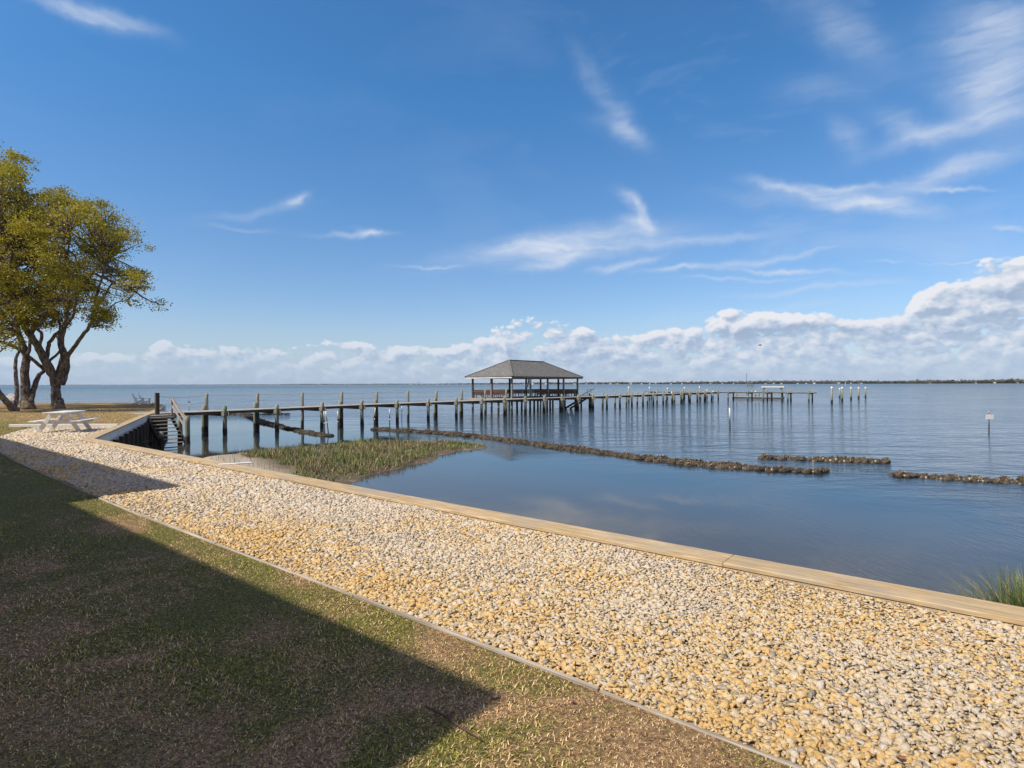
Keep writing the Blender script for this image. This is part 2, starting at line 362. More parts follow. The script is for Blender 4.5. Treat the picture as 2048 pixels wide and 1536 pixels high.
class MB:
    def __init__(s): s.v = []; s.f = []
    def add(s, vs, fs):
        b = len(s.v); s.v += [tuple(x) for x in vs]; s.f += [tuple(i + b for i in f) for f in fs]; return s
    def box(s, c, size, rz=0.0, mtx=None):
        x, y, z = size[0] / 2, size[1] / 2, size[2] / 2
        M = mtx or (Matrix.Translation(c) @ Matrix.Rotation(rz, 4, 'Z'))
        vs = [M @ Vector((i * x, j * y, k * z)) for i in (-1, 1) for j in (-1, 1) for k in (-1, 1)]
        return s.add(vs, [(0, 1, 3, 2), (4, 6, 7, 5), (0, 4, 5, 1), (2, 3, 7, 6), (0, 2, 6, 4), (1, 5, 7, 3)])
    def bar(s, a, b, w, h, up=(0, 0, 1)):
        """box beam from a to b, w wide, h high"""
        a = Vector(a); b = Vector(b); d = (b - a); L = d.length; d.normalize()
        u = Vector(up); sd = d.cross(u)
        if sd.length < 1e-4: sd = d.cross(Vector((1, 0, 0)))
        sd.normalize(); u = sd.cross(d)
        M = Matrix((( d.x, sd.x, u.x, 0), (d.y, sd.y, u.y, 0), (d.z, sd.z, u.z, 0), (0, 0, 0, 1)))
        return s.box(None, (L, w, h), mtx=Matrix.Translation((a + b) / 2) @ M)
    def tube(s, pts, rad, n=8, cap=True, jit=0.0):
        pts = [Vector(p) for p in pts]
        if not isinstance(rad, (list, tuple)): rad = [rad] * len(pts)
        vs = []; ref = None
        for i, p in enumerate(pts):
            d = (pts[min(i + 1, len(pts) - 1)] - pts[max(i - 1, 0)]).normalized()
            if ref is None: ref = d.orthogonal().normalized()
            ref = (ref - d * ref.dot(d)).normalized(); bt = d.cross(ref)
            for k in range(n):
                a = 2 * math.pi * k / n; rr = rad[i] * (1 + jit * random.uniform(-1, 1))
                vs.append(p + ref * math.cos(a) * rr + bt * math.sin(a) * rr)
        fs = [(i * n + k, i * n + (k + 1) % n, (i + 1) * n + (k + 1) % n, (i + 1) * n + k) for i in range(len(pts) - 1) for k in range(n)]
        if cap: fs += [tuple(range(n))[::-1], tuple((len(pts) - 1) * n + k for k in range(n))]
        return s.add(vs, fs)
    def mesh(s, name):
        me = bpy.data.meshes.new(name); me.from_pydata(s.v, [], s.f); me.update(); return me
    def build(s, name, m, parent=None, loc=None, smooth=False, bevel=0.0):
        o = make_obj(name, s.mesh(name), m, parent, loc, smooth)
        if bevel:
            b = o.modifiers.new('edge', 'BEVEL'); b.width = bevel; b.segments = 1; b.limit_method = 'ANGLE'
        return o
def thing(name, label, cat, loc=(0, 0, 0), rz=0.0, group=None):
    o = bpy.data.objects.new(name, None); COL.objects.link(o); o.empty_display_size = 0.3
    o.location = loc; o.rotation_euler = (0, 0, rz); return tag(o, label, cat, group)
def tag(o, label, cat, group=None, kind=None):
    if label: o['label'] = label
    if cat: o['category'] = cat
    if group: o['group'] = group
    if kind: o['kind'] = kind
    return o
def setting(o, kind='structure'): o['kind'] = kind; return o
def dup(root, loc, rz=None, label=None, sc=None):
    r = root.copy(); COL.objects.link(r); r.location = loc
    if rz is not None: r.rotation_euler = (0, 0, rz)
    if sc: r.scale = (sc, sc, sc)
    if label: r['label'] = label
    for c in root.children:
        d = c.copy(); COL.objects.link(d); d.parent = r
        for g in c.children:
            e = g.copy(); COL.objects.link(e); e.parent = d
    return r
def in_poly(X, Y, poly):
    ins = np.zeros(X.shape, bool); n = len(poly)
    for i in range(n):
        x1, y1 = poly[i][:2]; x2, y2 = poly[(i + 1) % n][:2]
        c = ((y1 > Y) != (y2 > Y)) & (X < (x2 - x1) * (Y - y1) / ((y2 - y1) or 1e-9) + x1)
        ins ^= c
    return ins
def poly_dist(X, Y, poly):
    d = np.full(X.shape, 1e9); n = len(poly)
    for i in range(n):
        ax, ay = poly[i][:2]; bx, by = poly[(i + 1) % n][:2]
        ex, ey = bx - ax, by - ay; L = ex * ex + ey * ey or 1e-9
        tt = np.clip(((X - ax) * ex + (Y - ay) * ey) / L, 0, 1)
        d = np.minimum(d, np.hypot(X - ax - tt * ex, Y - ay - tt * ey))
    return np.where(in_poly(X, Y, poly), d, -d)
def snoise(X, Y, f, seed=0, oct=3):
    r = np.random.default_rng(seed); o = 0; a = 1.0
    for i in range(oct):
        for k in range(4):
            th = r.uniform(0, 6.28); ph = r.uniform(0, 6.28); o = o + a * np.sin(f * (X * np.cos(th) + Y * np.sin(th)) + ph + 1.3 * np.sin(f * .6 * (X * np.sin(th) - Y * np.cos(th)) + ph * 2)) / 4
        f *= 2.1; a *= 0.5
    return o

# ------------------------------------------------------------------ sky, sun
TS = (SUN_H * math.cos(SUN_EL) + Vector((0, 0, math.sin(SUN_EL)))).normalized()
sd = bpy.data.lights.new('sun', 'SUN'); sd.energy = 5.0; sd.angle = R(0.53); sd.color = (1.0, 0.92, 0.80)
so = bpy.data.objects.new('sun', sd); COL.objects.link(so); so.rotation_euler = TS.to_track_quat('Z', 'Y').to_euler(); so.location = TS * 50

def azel(x, y):
    d = ray(x, y).normalized(); return math.degrees(math.atan2(d.x, d.y)), math.degrees(math.asin(d.z))
W = bpy.data.worlds.new('World'); SC.world = W; W.use_nodes = True
t = NT(W.node_tree); t.N.clear(); t.dim = '2D'
sky = t.N.new('ShaderNodeTexSky'); sky.sky_type = 'NISHITA'; sky.sun_disc = False
sky.sun_elevation = SUN_EL; sky.sun_rotation = math.atan2(SUN_H.x, SUN_H.y) % (2 * math.pi)
sky.air_density = 1.0; sky.dust_density = 0.5; sky.ozone_density = 3.0; sky.altitude = 0
dv = t.n('ShaderNodeTexCoord', out=0); dx, dy, dz = t.sep(t.v('NORMALIZE', dv))
az = t.m('MULTIPLY', t.m('ARCTAN2', dx, dy), 57.29578)
el = t.m('MULTIPLY', t.m('ARCSINE', dz), 57.29578)
ael = t.m('ABSOLUTE', el)
uv = t.comb(az, el, 0.0)
tint = t.mix(t.mapr(ael, 4.0, 26.0), (0.82, 0.86, 0.97), (0.46, 0.92, 1.20))
skyc = t.mix(1.0, sky.outputs[0], tint, 'MULTIPLY')
# high thin cloud: soft streaks, each a bent gaussian broken up by fibres
wn = t.n('ShaderNodeTexNoise', {'Vector': uv, 'Scale': 0.16, 'Detail': 4.0, 'Roughness': 0.6}, 1, noise_dimensions='2D')
warp = t.v('ADD', uv, t.v('MULTIPLY', t.v('SUBTRACT', wn, (0.5, 0.5, 0.5)), (3.6, 1.9, 0.0)))
def stroke(x1, y1, x2, y2, wpx, inten, bend=0.0):
    a1, e1 = azel(x1, y1); a2, e2 = azel(x2, y2)
    ac, ec = azel((x1 + x2) / 2, (y1 + y2) / 2)
    L = math.hypot(a2 - a1, e2 - e1) / 2; th = math.atan2(e2 - e1, a2 - a1)
    pl = math.hypot(x2 - x1, y2 - y1) / 2; wd = wpx * L / pl
    m1 = t.n('ShaderNodeMapping', {'Vector': warp, 'Location': (ac, ec, 0), 'Rotation': (0, 0, th), 'Scale': (L, wd, 1)}, vector_type='TEXTURE')
    if bend:
        s = t.sep(m1); b = t.m('ADD', s[1], t.m('MULTIPLY', t.m('MULTIPLY', s[0], s[0]), bend)); m1 = t.comb(s[0], b, 0.0)
    r2 = t.v('DOT_PRODUCT', m1, m1, out=1)
    e = t.m('EXPONENT', t.m('MULTIPLY', r2, -1.0))
    return t.m('MULTIPLY', e, inten), th
ST = [(940, 508, 1310, 462, 22, .80, .3), (1000, 500, 1240, 505, 16, .45), (1246, 385, 1290, 446, 13, .85, .4), (1240, 440, 1300, 455, 10, .5), (1230, 490, 1600, 462, 9, .42), (1030, 540, 1140, 515, 9, .62, -.3),
      (1205, 540, 1310, 516, 8, .75, -.3), (1300, 540, 1400, 532, 5, .5), (1370, 540, 1690, 498, 7, .62, -.3), (1500, 535, 1660, 546, 5, .8, .3), (1380, 556, 1600, 558, 4, .4),
      (1500, 360, 1640, 392, 9, .6, .3), (1600, 372, 1790, 372, 8, .6), (1640, 385, 1860, 420, 17, .75), (1450, 395, 1750, 400, 18, .3),
      (1790, 378, 2000, 305, 24, .75, .3), (1830, 378, 1955, 379, 5, .6), (1150, 110, 1245, 240, 20, .22), (1195, 238, 1300, 285, 15, .42, .3), (1230, 200, 1250, 270, 30, .2),
      (1900, 50, 2070, 190, 70, .60), (1780, 290, 2060, 225, 20, .62, .3), (1740, 230, 1880, 290, 20, .35), (1930, 190, 2060, 240, 50, .35), (1600, 0, 1780, 130, 34, .32), (1655, 250, 1720, 300, 22, .30), (1560, 180, 1720, 175, 26, .20), (1950, 20, 2060, 40, 30, .5), (1860, 190, 2040, 160, 26, .25),
      (575, 415, 618, 400, 9, .75, -.4), (430, 436, 600, 412, 10, .25), (640, 472, 765, 470, 5, .45), (715, 462, 755, 474, 7, .5), (410, 455, 560, 464, 5, .22), (800, 530, 915, 532, 3, .45),
      (60, -10, 260, 50, 18, .60, .2), (200, 20, 340, 80, 14, .3), (1480, 590, 1790, 566, 7, .42, -.2), (1850, 518, 2060, 522, 4, .6), (1960, 450, 2070, 470, 8, .6), (1720, 525, 1810, 522, 4, .35), (1380, 640, 1700, 600, 10, .22),
      (2150, 330, 2500, 200, 40, .5), (-400, 300, -100, 330, 12, .3)]
acc = None
for s_ in ST:
    v_, th = stroke(*s_)
    acc = v_ if acc is None else t.m('ADD', acc, v_)
fib = t.noise(t.mapping(warp, rot=(0, 0, R(-7)), sc=(0.16, 1.15, 1)), 1.0, 6, 0.62, 0.5)
fib2 = t.noise(t.mapping(warp, rot=(0, 0, R(40)), sc=(0.25, 1.4, 1)), 0.8, 5, 0.65, 0.6)
fibm = t.m('ADD', t.mapr(fib, 0.22, 0.70, 0.55, 1.05), t.mapr(fib2, 0.3, 0.7, -0.15, 0.15))
cir = t.m('MULTIPLY', acc, fibm, clamp=True)
veil = t.m('MULTIPLY', t.mapr(t.noise(t.mapping(uv, sc=(0.05, 0.14, 1)), 1.0, 5, 0.6, 0.4), 0.5, 0.85), t.mapr(az, -10.0, 45.0, 0.04, 0.42))
cir = t.m('MAXIMUM', cir, veil, clamp=True)
cir = t.m('MULTIPLY', cir, t.m('MULTIPLY', t.mapr(t.m('ABSOLUTE', az), 50.0, 56.0, 1.0, 0.0), t.mapr(el, 38.0, 46.0, 1.0, 0.0)))
col = t.mix(t.m('MULTIPLY', cir, 0.92), skyc, (4.9, 5.45, 6.4))
# cumulus bank along the horizon
g = bpy.data.node_groups.new('cumulus_density', 'ShaderNodeTree')
g.interface.new_socket('uv', in_out='INPUT', socket_type='NodeSocketVector'); g.interface.new_socket('d', in_out='OUTPUT', socket_type='NodeSocketFloat')
h = NT(g); h.dim = '2D'; gi = h.N.new('NodeGroupInput').outputs[0]; go = h.N.new('NodeGroupOutput')
px = h.sep(gi)
wv = h.v('ADD', gi, h.v('MULTIPLY', h.v('SUBTRACT', h.n('ShaderNodeTexNoise', {'Vector': gi, 'Scale': 0.7, 'Detail': 4.0, 'Roughness': 0.6}, 1, noise_dimensions='2D'), (0.5, 0.5, 0.5)), (1.0, 0.6, 0.0)))
n1 = h.noise(h.mapping(wv, sc=(0.30, 0.62, 1)), 1.0, 7, 0.62)
sm = h.n('ShaderNodeTexVoronoi', {'Vector': h.mapping(wv, sc=(0.55, 0.85, 1)), 'Scale': 1.0, 'Smoothness': 0.6}, 0, feature='SMOOTH_F1', voronoi_dimensions='2D')
sm2 = h.n('ShaderNodeTexVoronoi', {'Vector': h.mapping(wv, sc=(1.6, 2.2, 1)), 'Scale': 1.0, 'Smoothness': 0.5}, 0, feature='SMOOTH_F1', voronoi_dimensions='2D')
bil = h.m('SUBTRACT', 0.95, h.m('ADD', h.m('MULTIPLY', sm, 0.75), h.m('MULTIPLY', sm2, 0.32)))
cv = h.N.new('ShaderNodeFloatCurve')
TOP = [(-60, 715), (0, 716), (150, 712), (290, 702), (340, 688), (480, 697), (560, 688), (650, 686), (720, 690), (850, 697), (920, 684), (1010, 655), (1045, 634), (1080, 632), (1150, 652), (1230, 668), (1320, 655), (1400, 652), (1460, 628), (1540, 632), (1640, 628), (1700, 640), (1780, 632), (1840, 590), (1900, 568), (1970, 532), (2030, 524), (2200, 545)]
pts = [azel(*p) for p in TOP]
h.L.new(h.mapr(px[0], -60.0, 60.0), cv.inputs['Value'])
c0 = cv.mapping.curves[0]
def cp(a, e): return ((a + 60) / 120, e / 20)
c0.points[0].location = (0, cp(0, 3.0)[1]); c0.points[1].location = (1, cp(0, 8.0)[1])
for a_, e_ in pts: c0.points.new(*cp(a_, e_))
for p_ in c0.points: p_.handle_type = 'AUTO_CLAMPED'
cv.mapping.update()
top = h.m('MULTIPLY', cv.outputs[0], 20.0)
over = h.m('DIVIDE', h.m('SUBTRACT', top, px[1]), h.m('ADD', 0.6, h.m('MULTIPLY', top, 0.16)))       # >0 inside the bank
dn = h.m('ADD', h.m('MULTIPLY', h.m('SUBTRACT', n1, 0.5), 1.9), h.m('MULTIPLY', h.m('SUBTRACT', bil, 0.45), 1.25))
dn = h.m('ADD', dn, h.m('MINIMUM', h.m('MULTIPLY', over, h.mapr(over, -0.5, 0.0, 2.4, 1.0)), 0.34))
lf0 = h.noise(h.mapping(gi, sc=(0.11, 0.22, 1)), 1.0, 3, 0.5)
dn = h.m('ADD', dn, h.m('MULTIPLY', h.m('SUBTRACT', lf0, 0.47), 1.5))
dn = h.m('ADD', dn, h.m('MULTIPLY', h.mapr(px[0], -4.0, 34.0, 0.0, 0.24), h.mapr(over, -0.6, 0.2)))
h.L.new(dn, go.inputs[0])
def dens(vec):
    nd = t.N.new('ShaderNodeGroup'); nd.node_tree = g; t.set(nd.inputs[0], vec); return nd.outputs[0]
d0 = dens(uv); d1 = dens(t.v('ADD', uv, (-0.45, 0.55, 0.0)))
cm = t.mapr(d0, 0.02, 0.40, sm=True)
relief = t.mapr(t.m('SUBTRACT', d0, d1), -0.35, 0.75)
depth = t.mapr(d0, 0.15, 1.7)
body = t.noise(t.mapping(uv, sc=(0.10, 0.55, 1)), 1.0, 5, 0.6, 0.4)
lum = t.m('ADD', t.m('MULTIPLY', relief, 0.95), t.m('SUBTRACT', t.m('MULTIPLY', body, 0.55), t.m('MULTIPLY', depth, 0.30)))
lowk = t.mapr(ael, 0.3, 6.0)
ccol = t.ramp(lum, [(0.10, (2.6, 3.3, 4.5)), (0.42, (3.6, 4.3, 5.4)), (0.68, (4.8, 5.2, 5.9)), (1.0, (6.2, 6.25, 6.6))])
hazec = (3.0, 4.1, 5.7)
ccol = t.mix(t.m('SUBTRACT', 1.0, lowk), ccol, t.mix(0.5, ccol, hazec))
cm = t.m('MULTIPLY', cm, t.m('MULTIPLY', t.mapr(ael, 0.0, 2.6, 0.35, 0.97), t.mapr(az, -45.0, 5.0, 0.62, 1.0)))
col = t.mix(t.mapr(ael, 0.0, 3.2, 0.5, 0.0, sm=True), t.mix(t.mapr(ael, 0.0, 7.0, 0.62, 0.0), col, hazec), hazec)
col = t.mix(cm, col, ccol)
# plain sky wherever there is no cloud to work out, so those rays stay cheap
near = t.m('MULTIPLY', t.m('LESS_THAN', t.m('ABSOLUTE', az), 56.0), t.m('LESS_THAN', el, 46.0))
sel = t.m('MAXIMUM', near, t.m('LESS_THAN', el, 13.0))
# warm fill added to the unseen sky overhead and behind, makes shade less blue
warm_fill = t.m('MAXIMUM', t.mapr(t.m('ABSOLUTE', az), 58.0, 100.0, 0.0, 0.62, sm=True), t.mapr(el, 46.0, 70.0, 0.0, 0.62, sm=True))
b1 = t.N.new('ShaderNodeBackground'); t.set(b1.inputs[0], t.mix(warm_fill, skyc, (3.0, 2.2, 1.9))); b1.inputs[1].default_value = 0.135
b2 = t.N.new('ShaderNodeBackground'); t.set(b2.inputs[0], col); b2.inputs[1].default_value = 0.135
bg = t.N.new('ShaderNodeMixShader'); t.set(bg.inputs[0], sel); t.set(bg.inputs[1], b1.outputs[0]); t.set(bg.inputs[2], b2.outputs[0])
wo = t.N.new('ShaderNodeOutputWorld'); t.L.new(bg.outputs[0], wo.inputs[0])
W.cycles.sampling_method = 'MANUAL'; W.cycles.sample_map_resolution = 512
SC.view_settings.view_transform = 'Standard'; SC.view_settings.look = 'None'; SC.view_settings.exposure = 0.0; SC.view_settings.gamma = 1.0
SC.cycles.max_bounces = 6; SC.cycles.transparent_max_bounces = 12; SC.cycles.caustics_reflective = False; SC.cycles.caustics_refractive = False
SC.cycles.use_denoising = True

# ------------------------------------------------------------------ water, seabed with the marsh mound, land
def grid_sheet(name, xs, ys, zf, m):
    X, Y = np.meshgrid(xs, ys); Z = zf(X, Y) if callable(zf) else np.full(X.shape, zf)
    nx, ny = len(xs), len(ys)
    i = np.arange(nx - 1)[None, :] + np.arange(ny - 1)[:, None] * nx; i = i.ravel()
    F = np.stack([i, i + 1, i + nx + 1, i + nx], 1)
    return make_obj(name, arr_mesh(name, np.stack([X.ravel(), Y.ravel(), Z.ravel()], 1), F, True), m)
setting(grid_sheet('sea_water', np.array([-30000., 30000.]), np.array([-3000., 30000.]), ZW, 'sea_water'))
MARSH = [G(x, y, -1.45) for x, y in ((400, 913), (480, 904), (620, 893), (760, 881), (860, 880), (930, 883), (985, 890), (912, 901), (862, 916), (820, 930), (770, 943), (715, 955), (680, 966))]
MARSH = [(v.x, v.y) for v in MARSH] + [tuple(PQ(5.8, 8.2)[:2]), tuple(PQ(5.8, 17.0)[:2]), tuple(PQ(6.5, 20.0)[:2])]
def bedz(X, Y):
    d = poly_dist(X, Y, MARSH) + 0.35 * snoise(X, Y, 1.1, 3)
    z = -1.95 + np.clip((d + 1.6) / 1.9, 0, 1) ** 1.3 * 0.50 + np.clip(d / 2.5, 0, 1) * 0.06
    pq = X * PD.x + Y * PD.y
    return z + 0.025 * snoise(X, Y, 2.3, 5)
setting(grid_sheet('seabed', np.linspace(-60, 40, 401), np.linspace(-20, 60, 321), bedz, 'seabed'))

CPATH = [PQ(5.75, -45), PQ(5.75, 21.65), PQ(12.0, 35.9), PQ(13.4, 38.9), PQ(18.2, 50.5), Vector((-34.6, 55.2, 0)), Vector((-120, 58.5, 0))]
LAND = [(v.x, v.y) for v in CPATH] + [(-140, 20), (-120, -60), (40, -60)]
me = bpy.data.meshes.new('lawn'); me.from_pydata([(x, y, 0) for x, y in LAND], [], [tuple(range(len(LAND)))[::-1]]); me.update()
lawn = make_obj('lawn', me, 'lawn'); lawn.location.z = -0.012; setting(lawn)
BORDER = [PQ(2.87, -40), PQ(2.84, -3), PQ(2.86, 4), PQ(2.83, 9), PQ(2.92, 13), PQ(3.02, 17), PQ(3.2, 20), PQ(3.5, 23), PQ(4.2, 26), PQ(5.1, 28.4), PQ(5.9, 30.2)]
GRAV = BORDER + [PQ(8.2, 28.0 + .2), PQ(8.4, 28.3), PQ(5.45, 21.6), PQ(5.42, -40)]
GP = [(v.x, v.y) for v in GRAV]
me = bpy.data.meshes.new('gravel_bed'); me.from_pydata([(x, y, 0) for x, y in GP], [], [tuple(range(len(GP)))]); me.update()
gb = make_obj('gravel_path', me, 'gravel_bed'); gb.location.z = -0.006; setting(gb)

# loose stones
def rock_templates(sub, n, seed):
    import bmesh
    out = []
    for i in range(n):
        bm = bmesh.new(); bmesh.ops.create_icosphere(bm, subdivisions=sub, radius=1.0)
        V = np.array([v.co[:] for v in bm.verts]); F = np.array([[v.index for v in f.verts] for f in bm.faces]); bm.free()
        r = np.random.default_rng(seed + i)
        for k in range(15):                                    # chip flat facets off the ball
            nn = r.normal(size=3); nn /= np.linalg.norm(nn); c = r.uniform(0.30, 0.60)
            dd = V @ nn; V = V - np.outer(np.clip(dd - c, 0, None), nn)
        V *= np.array([r.uniform(1.0, 1.55), r.uniform(.65, 1.0), r.uniform(.38, .60)])
        V += r.normal(scale=0.06, size=V.shape)
        out.append((V, F))
    return out
def rotmats(n, tilt):
    a = RNG.uniform(0, 2 * np.pi, n); b = RNG.normal(0, tilt, n); c = RNG.normal(0, tilt, n)
    ca, sa, cb, sb, cc, sc_ = np.cos(a), np.sin(a), np.cos(b), np.sin(b), np.cos(c), np.sin(c)
    Rz = np.zeros((n, 3, 3)); Rz[:, 0, 0] = ca; Rz[:, 0, 1] = -sa; Rz[:, 1, 0] = sa; Rz[:, 1, 1] = ca; Rz[:, 2, 2] = 1
    Rx = np.zeros((n, 3, 3)); Rx[:, 0, 0] = 1; Rx[:, 1, 1] = cb; Rx[:, 1, 2] = -sb; Rx[:, 2, 1] = sb; Rx[:, 2, 2] = cb
    Ry = np.zeros((n, 3, 3)); Ry[:, 1, 1] = 1; Ry[:, 0, 0] = cc; Ry[:, 0, 2] = sc_; Ry[:, 2, 0] = -sc_; Ry[:, 2, 2] = cc
    return Rz @ Rx @ Ry
def scatter(tmpl, P, S, tilt):
    """P (n,3), S (n,) -> joined arrays"""
    Vs, Fs, b = [], [], 0; which = RNG.integers(0, len(tmpl), len(P))
    for i, (V, F) in enumerate(tmpl):
        m = which == i; k = int(m.sum())
        if not k: continue
        Rm = rotmats(k, tilt)
        W_ = np.einsum('nij,vj->nvi', Rm, V) * S[m][:, None, None] + P[m][:, None, :]
        Fs.append((F[None] + (np.arange(k) * len(V))[:, None, None] + b).reshape(-1, F.shape[1])); Vs.append(W_.reshape(-1, 3)); b += k * len(V)
    return np.concatenate(Vs), np.concatenate(Fs)
def stone_field(rmin, rmax, sp, sub, s0, s1):
    q = np.arange(-14, 32, sp); p = np.arange(2.6, 9, sp)
    Pp, Qq = np.meshgrid(p, q); Pp = Pp.ravel() + RNG.uniform(-.5, .5, Pp.size) * sp; Qq = Qq.ravel() + RNG.uniform(-.5, .5, Qq.size) * sp
    X = PD.x * Pp + QD.x * Qq; Y = PD.y * Pp + QD.y * Qq; r = np.hypot(X, Y)
    k = (r >= rmin) & (r < rmax) & (Y > 0.3) & (X < Y * 1.15 + 1.5); X, Y = X[k], Y[k]
    k = poly_dist(X, Y, GP) > 0.012; X, Y = X[k], Y[k]
    big = 1 + 0.25 * snoise(X, Y, 1.1, 9)
    S = np.clip(RNG.lognormal(0, 0.38, len(X)), .5, 2.1) * (s0 + s1) / 2 * big
    dd = poly_dist(X, Y, GP); S = np.minimum(S, dd * 1.2 + .008)
    Z = -0.004 + RNG.uniform(0, 0.014, len(X)) + 0.010 * snoise(X, Y, 1.7, 4)
    return scatter(rock_templates(sub, 10, 50 + sub), np.stack([X, Y, Z], 1), S, 0.26)
for i, (a, b, sp, sub, s0, s1) in enumerate([(0, 5.0, .0205, 1, .021, .029), (5.0, 8.5, .0235, 1, .023, .032), (8.5, 14, .032, 1, .030, .041), (14, 40, .048, 1, .042, .055)]):
    V, F = stone_field(a, b, sp, sub, s0, s1)
    if i == 0: VV, FF = V, F
    else: FF = np.concatenate([FF, F + len(VV)]); VV = np.concatenate([VV, V])
setting(make_obj('gravel', arr_mesh('gravel', VV, FF), 'stone'), 'stuff')
bpy.data.objects['gravel']['label'] = 'crushed ochre and pale stone covering the strip behind the bulkhead'

# blades: three triangles each, bent
def blades(P, H, Wd, lean, bend=0.5):
    n = len(P); a = RNG.uniform(0, 2 * np.pi, n)
    L = np.stack([np.cos(a), np.sin(a), np.zeros(n)], 1); Sd = np.stack([-np.sin(a), np.cos(a), np.zeros(n)], 1)
    tl = lean; up = np.array([0, 0, 1.0])
    mid = P + (L * np.sin(tl)[:, None] + up * np.cos(tl)[:, None]) * (H * .55)[:, None]
    t2 = np.minimum(tl + bend * RNG.uniform(.3, 1.3, n), 1.62)
    tip = mid + (L * np.sin(t2)[:, None] + up * np.cos(t2)[:, None]) * (H * .45)[:, None]
    w = Wd[:, None]
    V = np.stack([P - Sd * w, P + Sd * w, mid - Sd * w * .75, mid + Sd * w * .75, tip], 1).reshape(-1, 3)
    b = (np.arange(n) * 5)[:, None]
    F = np.concatenate([b + [0, 1, 3], b + [0, 3, 2], b + [2, 3, 4]], 1).reshape(-1, 3)
    return V, F
def lawn_pts(n, x0, x1, y0, y1, ref, pw):
    X = RNG.uniform(x0, x1, n); Y = RNG.uniform(y0, y1, n); r = np.hypot(X, Y)
    p = X * PD.x + Y * PD.y
    k = (RNG.uniform(0, 1, n) < np.minimum(1, (ref / r) ** pw)) & in_poly(X, Y, LAND) & ~in_poly(X, Y, GP) & (X > -1.05 * Y - 1.5) & (p > -1)
    X, Y = X[k], Y[k]
    d = -poly_dist(X, Y, GP); q = X * QD.x + Y * QD.y; k = d > np.where(snoise(X, Y, 2.0, 21) - .25 * (q > 7.5) < 0.15, .035, -.01); return X[k], Y[k]
X, Y = lawn_pts(2300000, -16, 4, 1.0, 15, 4.6, 1.8)
H = RNG.uniform(.012, .034, len(X)); gr = np.clip(.9 + .5 * snoise(X, Y, 3.0, 30), .4, 1.5); H *= gr
V1, F1 = blades(np.stack([X, Y, np.full(len(X), -.014)], 1), H, RNG.uniform(.0011, .0027, len(X)) * (1 + np.hypot(X, Y) * .10), np.clip(RNG.normal(1.15, .35, len(X)), .1, 1.5))
X, Y = lawn_pts(160000, -46, 0, 15, 56, 24, 1.2)
V2, F2 = blades(np.stack([X, Y, np.full(len(X), -.014)], 1), RNG.uniform(.04, .09, len(X)), RNG.uniform(.006, .012, len(X)), np.clip(RNG.normal(.8, .4, len(X)), .1, 1.5))
setting(make_obj('lawn_grass', arr_mesh('lawn_grass', np.concatenate([V1, V2]), np.concatenate([F1, F2 + len(V1)])), 'grass_blade'), 'stuff')
bpy.data.objects['lawn_grass']['label'] = 'thin green and dead tan mown grass'

# marsh grass
n = 150000; X = RNG.uniform(-22, 8, n); Y = RNG.uniform(13, 36, n)
d = poly_dist(X, Y, MARSH); q = X * QD.x + Y * QD.y
k = (d > 0.02) & (RNG.uniform(0, 1, n) < np.clip(d / .5, .15, 1)) & (snoise(X, Y, .9, 14) > -.5) & (X * PD.x + Y * PD.y - .27 * (q - 19.8) > 11.2 + 1.0 * snoise(X, Y, .7, 8)); X, Y = X[k], Y[k]
Z = bedz(X, Y) - .02; pch = snoise(X, Y, .5, 17)
H = RNG.uniform(.12, .42, len(X)) * np.clip(1 + .5 * pch + .35 * snoise(X, Y, 3.5, 23), .35, 1.9) * np.clip(poly_dist(X, Y, MARSH) / .8 + .45, .5, 1)
V1, F1 = blades(np.stack([X, Y, Z], 1), H, RNG.uniform(.007, .013, len(X)), np.abs(RNG.normal(.55, .35, len(X))), 1.1)
n = 2600; X = RNG.uniform(-16, 2, n); Y = RNG.uniform(18, 31, n); k = poly_dist(X, Y, MARSH) > .9; X, Y = X[k], Y[k]
V2, F2 = blades(np.stack([X, Y, bedz(X, Y)], 1), RNG.uniform(.35, .7, len(X)), np.full(len(X), .005), np.abs(RNG.normal(.3, .3, len(X))), .3)
setting(make_obj('marsh_grass', arr_mesh('marsh_grass', np.concatenate([V1, V2]), np.concatenate([F1, F2 + len(V1)])), 'marsh_blade'), 'stuff')
bpy.data.objects['marsh_grass']['label'] = 'low green and brown marsh grass on the mud flat below the bulkhead'

